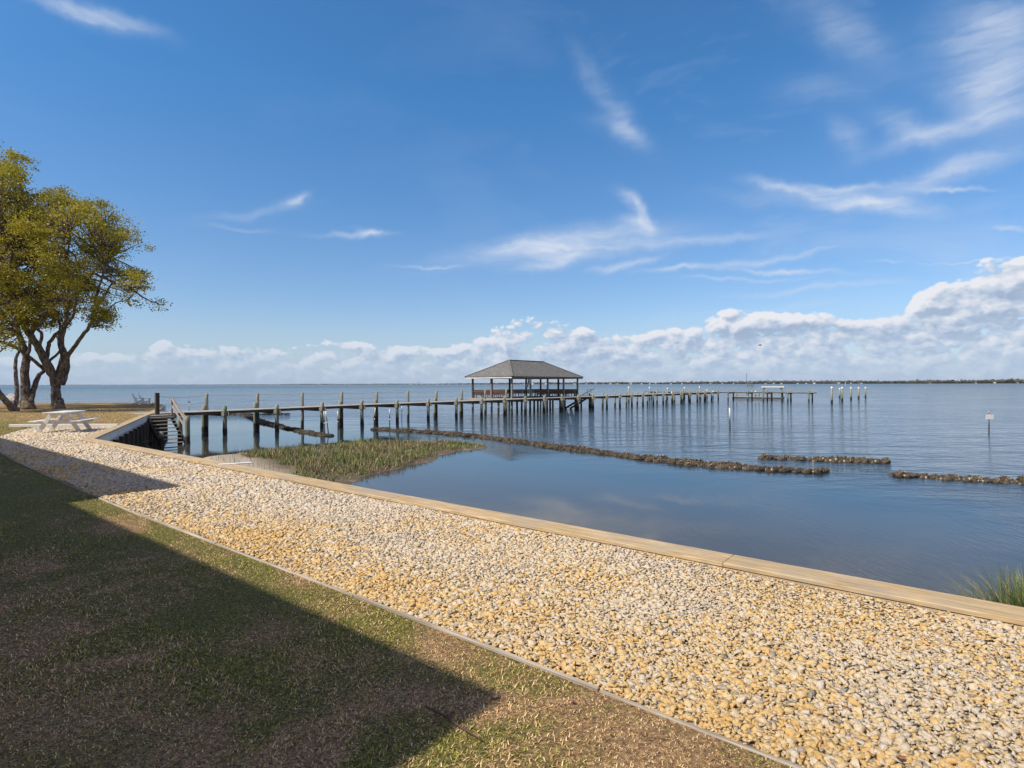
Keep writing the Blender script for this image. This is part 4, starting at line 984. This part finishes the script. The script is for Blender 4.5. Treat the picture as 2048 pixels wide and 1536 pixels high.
# ------------------------------------------------------------------ adirondack chairs
def adirondack(label, loc, rz, m0):
    t_ = thing('adirondack_chair', label, 'chair', loc, rz, 'chairs along the far edge of the lawn')
    m_ = MB()
    for k in range(6):
        f = k / 5; m_.bar((-.26, -.05 - .42 * f + .25, .30 + .06 * f - .0), (.26, -.05 - .42 * f + .25, .30 + .06 * f), .075, .02)
    m_.build('seat', m0, t_)
    for k in range(7):
        x = (k - 3) * .085; hgt = .76 - .022 * (k - 3) ** 2
        m_ = MB(); m_.bar((x * .9, .22, .26), (x * 1.25, .22 + hgt * .45, .26 + hgt), .075, .02, up=(0, 1, .4)); m_.build('back_slat', m0, t_)
    for s in (-1, 1):
        m_ = MB(); m_.box((s * .33, .0, .56), (.13, .72, .025)); m_.build('armrest', m0, t_, bevel=.01)
        m_ = MB(); m_.box((s * .29, -.27, .28), (.03, .09, .56)); m_.build('front_leg', m0, t_)
        m_ = MB(); m_.bar((s * .27, -.28, .34), (s * .27, .55, .02), .03, .11); m_.build('rear_leg', m0, t_)
        m_ = MB(); m_.box((s * .31, .30, .40), (.03, .07, .32)); m_.build('arm_support', m0, t_)
    m_ = MB(); m_.box((0, .47, .62), (.62, .03, .07)); m_.build('back_rail', m0, t_)
    return t_
adirondack('white slatted lounge chair, the bright one facing away over the water beside the pier', G(292, 809.3), R(118), 'white_paint')
adirondack('white lounge chair half hidden behind the bright one near the pier', G(279, 808), R(112), 'white_paint')
adirondack('pinkish lounge chair standing alone at the lawn edge left of the dark trunks', G(18, 808), R(20), 'worn_white_paint')
adirondack('pale lounge chair half hidden behind the forked dark trunk', G(43, 806.5), R(10), 'worn_white_paint')

# ------------------------------------------------------------------ oaks
TY = 44.0
def limb_pts(px, Y0, dep):
    n = len(px); return [D(x, y, Y0 + dep * (i / max(1, n - 1)) ** 1.1) for i, (x, y) in enumerate(px)]
def smooth_pts(pts, rad, sub=4):
    out, ro = [], []; n = len(pts)
    for i in range(n - 1):
        p0, p1, p2, p3 = pts[max(i - 1, 0)], pts[i], pts[i + 1], pts[min(i + 2, n - 1)]
        for k in range(sub):
            f = k / sub
            out.append(.5 * ((2 * p1) + (p2 - p0) * f + (2 * p0 - 5 * p1 + 4 * p2 - p3) * f * f + (3 * p1 - p0 - 3 * p2 + p3) * f ** 3) + Vector((random.gauss(0, 1), random.gauss(0, 1), random.gauss(0, 1))) * .02); ro.append(rad[i] + (rad[i + 1] - rad[i]) * f)
    out.append(pts[-1]); ro.append(rad[-1]); return out, ro
def tree(name, label, base, limbs, crown_fn, nclump, lpc, leafm, crowns=None):
    t_ = thing(name, label, 'tree', base, 0)
    tips = []
    for i, (px, w0, w1, dep, y0) in enumerate(limbs):
        pts = limb_pts(px, base.y + y0, dep); k = base.y / FPX
        rad = [.75 * (w0 + (w1 - w0) * (j / (len(pts) - 1))) * k / 2 for j in range(len(pts))]
        if i == 0: rad[0] *= 1.35
        sp2, sr = smooth_pts(pts, rad)
        m_ = MB(); m_.tube([p - base for p in sp2], sr, 10, jit=.07); m_.build('trunk' if i == 0 else 'limb', 'bark', t_, smooth=True)
        tips += [(p, r) for p, r in list(zip(sp2, sr))[len(sp2) // 3:]]
    C = crown_fn(nclump)
    # twigs joining clumps to limbs
    m_ = MB(); TP = np.array([p[:] for p, r in tips])
    for c in C[::3]:
        dd = np.linalg.norm(TP - c, axis=1); j = int(dd.argmin())
        if dd[j] < 5.5:
            a = Vector(TP[j]) - base; b = Vector(c) - base; mid = a.lerp(b, .5) + Vector((random.gauss(0, .3), random.gauss(0, .3), random.uniform(-.5, .05)))
            m_.tube([a, a.lerp(mid, .5) + Vector((random.gauss(0, .1), random.gauss(0, .1), random.gauss(0, .1))), mid, mid.lerp(b, .5) + Vector((random.gauss(0, .1), 0, random.gauss(0, .1))), b], [.07, .055, .045, .03, .015], 5, cap=False)
    m_.build('twigs', 'bark', t_)
    for part, (frac0, frac1, lm) in enumerate(leafm):
        Cs = C[int(len(C) * frac0):int(len(C) * frac1)]
        n = len(Cs) * lpc; cc = np.repeat(Cs, lpc, 0); rr = np.repeat(RNG.uniform(.30, .75, len(Cs)), lpc)
        off = RNG.normal(size=(n, 3)) * np.array([.52, .52, .30]); P = cc + off * rr[:, None] - np.array(base[:])
        a = RNG.normal(size=(n, 3)); a /= np.linalg.norm(a, axis=1)[:, None]; b = np.cross(a, RNG.normal(size=(n, 3))); b /= np.linalg.norm(b, axis=1)[:, None]
        s = RNG.uniform(.05, .10, n)[:, None]
        V = np.stack([P - a * s, P - b * s * .55, P + a * s, P + b * s * .55], 1).reshape(-1, 3); F = (np.arange(n) * 4)[:, None] + np.array([[0, 1, 2, 3]])
        make_obj('crown', arr_mesh('crown', V, F), lm, t_)
    return t_
def crown_from(poly_px, Y0, dmax, top_bias=0.0, holes=(), shell=.5):
    xs = [p[0] for p in poly_px]; ys = [p[1] for p in poly_px]
    def f(n):
        out = []
        while len(out) < n:
            x = RNG.uniform(min(xs), max(xs), 4 * n); y = RNG.uniform(min(ys), max(ys), 4 * n)
            d = poly_dist(x, y, poly_px); k = d > 13
            for (hx, hy, hr, hp) in holes: k &= (np.hypot(x - hx, (y - hy) * 1.2) > hr) | (RNG.uniform(0, 1, len(x)) < hp)
            k &= (snoise(x, y, .055, int(Y0) + 3) > -.10) | (d < 14) & (RNG.uniform(0, 1, len(x)) < .5)
            x, y, d = x[k], y[k], d[k]
            dep = np.sqrt(np.clip(d / 95, 0.03, 1)) * dmax
            u = RNG.choice([-1, 1], len(x)) * RNG.uniform(0, 1, len(x)) ** shell * dep
            for a, b, c in list(zip(x, y, u))[:max(1, n // 13 - len(out) // 13 + 1)]:
                q0 = np.array(D(a, b, Y0 + c)[:]); rl = RNG.uniform(.55, 1.35); v = RNG.normal(size=(13, 3)); v /= np.linalg.norm(v, axis=1)[:, None]; v[:, 2] = np.where(v[:, 2] < -.55, -v[:, 2], v[:, 2])
                out += list(q0 + v * rl * np.array([1.0, 1.0, .82]))
        return np.array(out[:n])
    return f
b1 = G(117, 816.5); Yb = b1.y
T1 = [([(117, 818), (113, 795), (112, 775), (118, 756), (124, 738), (128, 722)], 27, 12, 0, 0),
      ([(113, 770), (104, 745), (90, 720), (78, 698), (62, 672), (52, 658), (42, 638), (34, 612), (30, 580), (20, 545), (25, 500)], 23, 5, -3, 0),
      ([(122, 768), (131, 740), (131, 712), (122, 690), (124, 668), (133, 640), (134, 612), (146, 590), (165, 575), (182, 550), (200, 530), (222, 515)], 19, 4, 2.5, 0),
      ([(128, 745), (134, 715), (148, 695), (164, 672), (182, 645), (188, 618), (194, 585), (204, 555), (212, 520), (205, 480)], 12, 3, -2.5, 0),
      ([(112, 752), (120, 728), (124, 708), (118, 684), (120, 650), (108, 618), (96, 582), (92, 530), (80, 500), (84, 460)], 10, 3, 4, 0),
      ([(94, 722), (96, 695), (106, 675), (126, 656), (146, 630), (152, 596), (150, 560), (128, 530), (135, 500), (140, 455)], 10, 3, -4, 0),
      ([(62, 672), (70, 650), (88, 630), (96, 612), (94, 585), (112, 560)], 9, 3, 3, -1), ([(80, 690), (84, 668), (74, 655), (92, 628), (110, 605), (132, 600)], 8, 3, -3, -1),
      ([(88, 738), (64, 718), (36, 697), (2, 682), (-40, 670)], 9, 5, -3, 0),
      ([(188, 618), (205, 600), (222, 570), (240, 560), (262, 575)], 6, 2, -2, -1), ([(182, 648), (200, 640), (225, 610), (255, 600)], 5, 2, 1, -2)]
CR1 = [(-70, 330), (0, 300), (24, 302), (48, 312), (64, 338), (78, 364), (112, 356), (124, 372), (140, 380), (146, 400), (150, 420), (165, 404), (192, 406), (205, 412), (236, 414), (250, 444), (262, 474), (280, 480), (284, 505), (292, 530), (304, 548), (310, 570), (304, 592), (300, 618), (298, 646), (272, 664), (252, 672), (232, 656), (214, 664), (192, 656), (168, 668), (140, 660), (110, 672), (80, 660), (50, 672), (20, 660), (-70, 665)]
tree('live_oak', 'large spreading oak with the forked pale trunk behind the picnic table', b1, T1, crown_from(CR1, Yb, 5.5, holes=((228, 520, 14, .2), (210, 535, 12, .25), (25, 560, 22, .35), (60, 545, 16, .3), (120, 540, 14, .4), (50, 440, 10, .5), (170, 610, 22, .25), (215, 625, 16, .35), (100, 610, 26, .35), (45, 610, 26, .4), (20, 500, 15, .4))), 2000, 44, [(0, 1, 'oak_leaf')])
b2 = G(57, 818.0)
T2 = [([(57, 819), (52, 795), (50, 770), (50, 740), (52, 712), (46, 690), (36, 662), (34, 640), (40, 600), (20, 570)], 25, 8, 2, 0),
      ([(62, 805), (66, 785), (74, 758), (86, 742), (100, 722), (120, 700), (112, 670)], 15, 4, 4, 0), ([(48, 800), (44, 780)], 12, 10, 0, 0),
      ([(52, 715), (60, 695), (62, 665), (80, 640), (70, 610)], 9, 3, 3, 0), ([(36, 665), (14, 640), (2, 620), (-30, 590)], 7, 3, -2, 0)]
CR2 = [(-140, 420), (-40, 380), (60, 420), (110, 470), (140, 540), (150, 600), (135, 640), (110, 665), (60, 650), (20, 668), (-20, 700), (-60, 710), (-140, 690)]
tree('live_oak', 'oak with twin dark trunks standing just left of the largest tree', b2, T2, crown_from(CR2, b2.y + 6, 5.0), 900, 42, [(0, 1, 'oak_leaf_bright')])
b3 = G(28, 821.5)
T3 = [([(30, 822), (22, 812), (10, 800), (-6, 780), (-30, 750), (-60, 715), (-100, 680), (-130, 600)], 17, 8, -3, 0), ([(28, 818), (33, 800), (33, 770), (31, 735), (34, 712), (40, 695), (38, 665)], 12, 5, 2, 0)]
CR3 = [(-330, 430), (-200, 330), (-80, 350), (-30, 420), (0, 520), (-5, 620), (6, 700), (-40, 705), (-120, 690), (-260, 690), (-340, 600)]
tree('live_oak', 'oak whose trunk leans out to the side at ground level', b3, T3, crown_from(CR3, b3.y - 1, 5.0), 900, 36, [(0, 1, 'oak_leaf')])

# ------------------------------------------------------------------ clump of cordgrass beyond the cap, debris
def clump(name, label, base, n, h0, h1, spread):
    P = np.zeros((n, 3)); P[:, :2] = RNG.normal(0, spread, (n, 2))
    a = np.arctan2(P[:, 1], P[:, 0]) + RNG.normal(0, .5, n); H = RNG.uniform(h0, h1, n); ln = np.clip(np.abs(RNG.normal(.45, .3, n)), .02, 1.2)
    Vs, Fs = [], []; K = 6; w = RNG.uniform(.004, .008, n)
    for k in range(K):
        f = k / (K - 1); out = H * (np.sin(ln) * f + .32 * ln * f ** 2.2); up = H * (np.cos(ln) * f - .5 * ln * f ** 2.5)
        c = P + np.stack([np.cos(a) * out, np.sin(a) * out, up], 1); sdv = np.stack([-np.sin(a), np.cos(a), np.zeros(n)], 1) * (w * (1 - f * .92))[:, None]
        Vs += [c - sdv, c + sdv]
    V = np.stack(Vs, 1).reshape(-1, 3); b = (np.arange(n) * 2 * K)[:, None]
    F = np.concatenate([b + [2 * k, 2 * k + 1, 2 * k + 3, 2 * k + 2] for k in range(K - 1)], 1).reshape(-1, 4)
    t_ = thing(name, label, 'plant', base); mm = MB(); mm.tube([(0, 0, -1.5), (0, 0, -.5), (0, 0, -.08), (0, 0, .02)], [.62, .5, .34, .12], 14, jit=.15); mm.build('root_mass', 'seabed', t_, smooth=True); make_obj('blades', arr_mesh('blades', V, F), 'cordgrass_blade', t_)
    return t_
g0 = PQ(6.35, .25, ZW - .1)
clump('cordgrass_clump', 'tall tuft of green and tan cordgrass rising behind the bulkhead cap', D(2052, 1200, 5.05) * 1.0 - Vector((0, 0, 0)), 3000, .42, .90, .15)
o = bpy.data.objects['cordgrass_clump']; c = D(2092, 1218, 5.1); o.location = (c.x, c.y, -.72)
o = dup(o, (c.x + .95, c.y - .5, -.8), 1.1, 'second cordgrass tuft farther along the bulkhead just outside the picture edge')

m_ = MB(); a, b = G(853, 1414, .03), G(962, 1478, .012); c = a.lerp(b, .5)
m_.tube([a - c, (a - c) * .4 + Vector((.01, .0, .006)), (b - c) * .35 + Vector((-.008, .01, 0)), b - c], [.006, .006, .005, .003], 6)
m_.tube([(a - c) * .35, (a - c) * .35 + Vector((.06, .03, .005))], [.004, .002], 5); o = m_.build('fallen_twig', 'twig', None, c); tag(o, 'thin brown twig lying across the shadow edge on the lawn', 'twig')
def leaf(px, m0, label, s=.05, z=.03):
    m_ = MB(); n = 7; top = []; bot = []
    for k in range(n):
        f = k / (n - 1); w = .36 * math.sin(math.pi * f) ** .8; top.append((f - .5, w, -.10 * w + .16 * f * f)); bot.append((f - .5, -w, -.10 * w + .16 * f * f))
    mid = [(k / (n - 1) - .5, 0, .1 * (k / (n - 1)) ** 2 - .02) for k in range(n)]
    vs = [tuple(c * s * 1.6 for c in v) for v in top + mid + bot]
    fs = [(k, k + 1, n + k + 1, n + k) for k in range(n - 1)] + [(n + k, n + k + 1, 2 * n + k + 1, 2 * n + k) for k in range(n - 1)]
    m_.add(vs, fs); o = m_.build('fallen_leaf', m0, None, G(*px, z), smooth=True); o.rotation_euler = (random.uniform(-.2, .2), random.uniform(-.2, .2), random.uniform(0, 6.28))
    o.modifiers.new('thickness', 'SOLIDIFY').thickness = .0012
    tag(o, label, 'leaf', 'fallen leaves')
for px, m0, lb in [((1291, 1111), 'leaf_orange', 'orange leaf on the stones by the cap, first from the far end'), ((1345, 1124), 'leaf_orange', 'rusty leaf on the stones by the cap, second from the far end'), ((1650, 1184), 'leaf_orange', 'rusty leaf close to the cap where the stones turn pale'),
                    ((1762, 1224), 'leaf_orange', 'orange leaf on pale stones below the cap, left of the pair'), ((1884, 1238), 'leaf_orange', 'small rusty leaf on pale stones near the cap'), ((1941, 1262), 'leaf_orange', 'bright orange leaf on pale stones nearest the frame edge'),
                    ((1900, 1260), 'leaf_orange', 'dark rusty leaf between pale stones beside the bright orange one'), ((1694, 1416), 'leaf_orange', 'orange leaf alone in the middle of the ochre stones'), ((1803, 1514), 'leaf_orange', 'rusty leaf among the nearest big stones'),
                    ((1144, 1402), 'leaf_orange', 'orange leaf on the sunlit lawn near the edging'), 
                    ((990, 1392), 'leaf_tan', 'curled tan leaf at the bright side of the shadow tip'), ((632, 1380), 'leaf_tan', 'pale leaf in the shaded lawn'),
                    ((905, 1425), 'twig', 'dark curled leaf beside the thin twig')]:
    leaf(px, m0, lb, s=random.uniform(.020, .032), z=.034 if (px[0] > 1290 or px[1] < 1120) else .006)

# ------------------------------------------------------------------ far shore
def shoreD(x):
    xs = [-900, 0, 300, 560, 1000, 1180, 1500, 1760, 2048, 2900]; ds = [9000, 8200, 8000, 7000, 3500, 2750, 2050, 1750, 1500, 1300]
    return float(np.interp(x, xs, ds))
V, F = [], []; k = 0
xs = np.arange(-700, 2760, 7.0); prof = []
for x in xs:
    Dd = shoreD(x); a = D(x, 767, Dd); prof.append(a)
lv, lf_ = [], []
for i, a in enumerate(prof):
    h = 1.5; lv += [(a.x, a.y, ZW - .5), (a.x, a.y + 6, ZW + h), (a.x * 1.3, a.y * 1.3 + 60, ZW + 3.0)]
for i in range(len(prof) - 1): 
    for j in (0, 1): lf_.append((3 * i + j, 3 * (i + 1) + j, 3 * (i + 1) + j + 1, 3 * i + j + 1))
me = bpy.data.meshes.new('far_shore'); me.from_pydata(lv, [], lf_); me.update(); setting(make_obj('far_shore', me, 'far_leaf'))
# far wood: thousands of crown shapes, too many to count
tm = rock_templates(1, 6, 300); NP = 9000
x = RNG.uniform(-640, 2700, NP); P, S = [], []
for xx in x:
    Dd = shoreD(xx); rowd = RNG.uniform(0, .12) ** 1.3 * Dd * .6 + 14; a = D(xx, 767, Dd + rowd)
    hh = 12.0 + 1.2 * math.sin(xx * .013) + .9 * math.sin(xx * .041 + 1) + RNG.uniform(-1.5, 1.5)
    if RNG.uniform() < .10: hh += 2.5
    P.append((a.x, a.y, ZW + hh * RNG.uniform(.35, .62))); S.append(hh * .72)
V, F = scatter(tm, np.array(P), np.array(S), .3); V[:, 2] = np.maximum(V[:, 2], ZW - .2)
o = make_obj('far_wood', arr_mesh('far_wood', V, F), 'far_leaf'); setting(o, 'stuff'); o['label'] = 'low dark wood along the far shore'
def far_house(loc, rz, w, d, h, roofm='far_roof', label='small white house in the row along the far shore'):
    m_ = MB(); m_.box((0, 0, h / 2), (w, d, h)); 
    o = thing('shore_house', label, 'house', loc, rz, 'small white houses along the far shore'); m_.build('walls', 'far_white', o)
    r_ = MB(); r_.add([(-w / 2 - .4, -d / 2 - .4, h), (w / 2 + .4, -d / 2 - .4, h), (w / 2 + .4, d / 2 + .4, h), (-w / 2 - .4, d / 2 + .4, h), (-w / 2 - .4, 0, h + d * .3), (w / 2 + .4, 0, h + d * .3)], [(0, 1, 5, 4), (2, 3, 4, 5), (0, 4, 3), (1, 2, 5)])
    r_.build('roof', roofm, o); return o
rnd = random.Random(5)
hx = [452, 462, 470, 482, 494, 505, 512, 530, 545, 643, 652, 660, 668, 676, 688, 700, 712, 745, 760, 772, 812, 822, 832, 842, 858, 875, 885, 900, 916, 925, 942, 958, 972, 1050, 1065, 1082, 1092, 1124, 1150, 1172, 1190, 1207, 1222, 1235, 1262, 1284, 1300, 1310, 1342, 1364, 1420, 1444, 1466, 1532, 1548, 1565, 1596, 1612, 1628, 1676, 1700, 1724, 1860, 1951, 1988, 2035]
for x_ in hx:
    Dd = shoreD(x_); k = Dd / FPX; a = D(x_ + rnd.uniform(-2, 2), 767, Dd + 4); big = rnd.choice((.8, 1, 1, 1.5)) * (1.0 if x_ > 1000 else .7)
    far_house(Vector((a.x, a.y, ZW + .3)), math.atan2(-a.x, a.y) + rnd.uniform(-.4, .4), (2.6 * k * big), 1.8 * k * big, min(6.5, 1.5 * k * big) + 1.0)
# radio mast, water tower, house on piles, channel markers
a = D(1493, 767, 2400); mt = thing('radio_mast', 'thin tall radio mast on the far shore', 'mast', (a.x, a.y, ZW)); hm = D(1493, 745, 2400).z - ZW
m_ = MB()
for s in range(3): 
    ang = s * 2.094; m_.tube([(1.2 * math.cos(ang), 1.2 * math.sin(ang), 0), (.5 * math.cos(ang), .5 * math.sin(ang), hm)], .28, 4)
for k in range(24): 
    z = hm * k / 24; m_.tube([(1.1, 0, z), (-.55, .95, z + hm / 24)], .15, 3); m_.tube([(-.55, -.95, z), (1.1, 0, z + hm / 24)], .15, 3)
m_.build('lattice', 'steel', mt)
a = D(835, 767, 5200); wt = thing('water_tower', 'tiny water tower on the far shore', 'water tower', (a.x, a.y, ZW)); zt = D(835, 763, 5200).z - ZW
m_ = MB(); m_.tube([(0, 0, 0), (0, 0, zt - 6)], 2.0, 8); m_.build('column', 'far_white', wt)
m_ = MB(); m_.tube([(0, 0, zt - 9), (0, 0, zt - 6), (0, 0, zt - 1), (0, 0, zt + 1.5)], [2, 8, 8, 1], 14); m_.build('tank', 'far_white', wt)
a = D(1500.5, 767, 620); hp = thing('pile_hut', 'small flat-topped hut on piles out on the water', 'hut', (a.x, a.y, ZW)); k = 620 / FPX
m_ = MB(); m_.box((0, 0, 3.0), (5.0, 4, 2.0)); m_.build('walls', 'rail_wood', hp); m_ = MB(); m_.box((0, 0, 4.1), (6.4, 5, .2)); m_.build('roof', 'far_white', hp)
m_ = MB(); m_.box((0, 0, 1.85), (6.6, 5.2, .2)); m_.build('platform', 'rail_wood', hp)
for s in (-2.2, 2.2):
    for u in (-1.8, 1.8): m_ = MB(); m_.tube([(s, u, -1), (s, u, 1.8)], .2, 6); m_.build('pile', 'dark_wood', hp)
for x_, Dd, lb in ((1691, 700, 'small white channel marker in front of the far shore'), (803, 1500, 'tiny white channel marker far out on the water')):
    a = D(x_, 767, Dd); c = thing('channel_marker', lb, 'channel marker', (a.x, a.y, ZW - .5)); m_ = MB(); m_.tube([(0, 0, 0), (0, 0, 4.5)], .18, 6); m_.build('post', 'far_white', c); m_ = MB(); m_.box((0, 0, 4.6), (1, .1, 1)); m_.build('board', 'far_white', c)
# sea bird
a = D(1520, 690.5, 90); m_ = MB()
m_.tube([(-.28, 0, 0), (-.12, 0, .03), (.08, 0, .03), (.22, 0, .02), (.30, 0, .01)], [.02, .06, .07, .04, .01], 8); 
bd_ = m_.build('sea_bird', 'feather', None, a, smooth=True); tag(bd_, 'small dark bird gliding low over the clouds', 'bird')
for s in (-1, 1): m_ = MB(); m_.add([(.10, 0, .05), (-.06, 0, .05), (-.02, s * .35, .16), (.10, s * .35, .17), (-.10, s * .75, .08)], [(0, 1, 2, 3), (2, 4, 3)]); m_.build('wing', 'feather', bd_)

# ------------------------------------------------------------------ house behind the viewer, whose eaves throw the long shadows
hs = thing('house', 'two-storey pale house behind the viewer whose roof shades the lawn', 'house', PQ(0, 0, 0), ANG)
def hbox(mb, p0, p1, q0, q1, z0, z1): mb.box(((p0 + p1) / 2, (q0 + q1) / 2, (z0 + z1) / 2), (p1 - p0, q1 - q0, z1 - z0))
_s = SUN_H * (6.5 / math.tan(SUN_EL)); SHP, SHQ = topq(_s)
EH = 6.5
pe1, pe2, qe1, qe2 = 2.47 + SHP, 4.08 + SHP, 2.05 + SHQ, 10.55 + SHQ
wl = MB(); hbox(wl, pe1 - 11, pe1 - .6, qe1 + .6, 34, 0, EH - .2); hbox(wl, pe1 - .6, pe2 - .5, qe2 + .5, 34, 0, EH - .2); wl.build('wall', 'siding', hs)
rm = MB(); hbox(rm, pe1 - 11.5, pe1, qe1, 34.6, EH - .18, EH); hbox(rm, pe1, pe2, qe2, 34.6, EH - .179, EH - .001)
a, b = pe1 - 11.5, pe1
rm.add([(a, qe1, EH), (b, qe1, EH), (b, 34.6, EH), (a, 34.6, EH), ((a + b) / 2, qe1 + 5.5, EH + 2), ((a + b) / 2, 29, EH + 2)], [(0, 1, 4), (1, 2, 5, 4), (2, 3, 5), (3, 0, 4, 5)]); rm.build('roof', 'shingles', hs)
for q in (qe1 + 2.2, qe1 + 5.0):
    for z in (1.0, 4.0):
        m_ = MB(); hbox(m_, pe1 - .6, pe1 - .54, q - .6, q + .6, z, z + 1.4); w_ = m_.build('window', 'white_paint', hs)
        m_ = MB(); hbox(m_, pe1 - .539, pe1 - .52, q - .52, q + .52, z + .08, z + 1.32); m_.build('pane', 'window_glass', w_)

# ------------------------------------------------------------------ the air between here and the far shore
hm_ = bpy.data.materials.new('haze'); hm_.use_nodes = True; hm_.node_tree.nodes.clear(); MATS['haze'] = hm_
nt_ = NT(hm_.node_tree); oo = nt_.N.new('ShaderNodeOutputMaterial'); v_ = nt_.N.new('ShaderNodeVolumePrincipled')
v_.inputs['Color'].default_value = (.84, .90, .97, 1); v_.inputs['Density'].default_value = 3.5e-5; nt_.L.new(v_.outputs[0], oo.inputs['Volume'])
m_ = MB(); m_.box((1500, 4500, 33), (24000, 11000, 72)); setting(m_.build('haze', 'haze'), 'stuff')
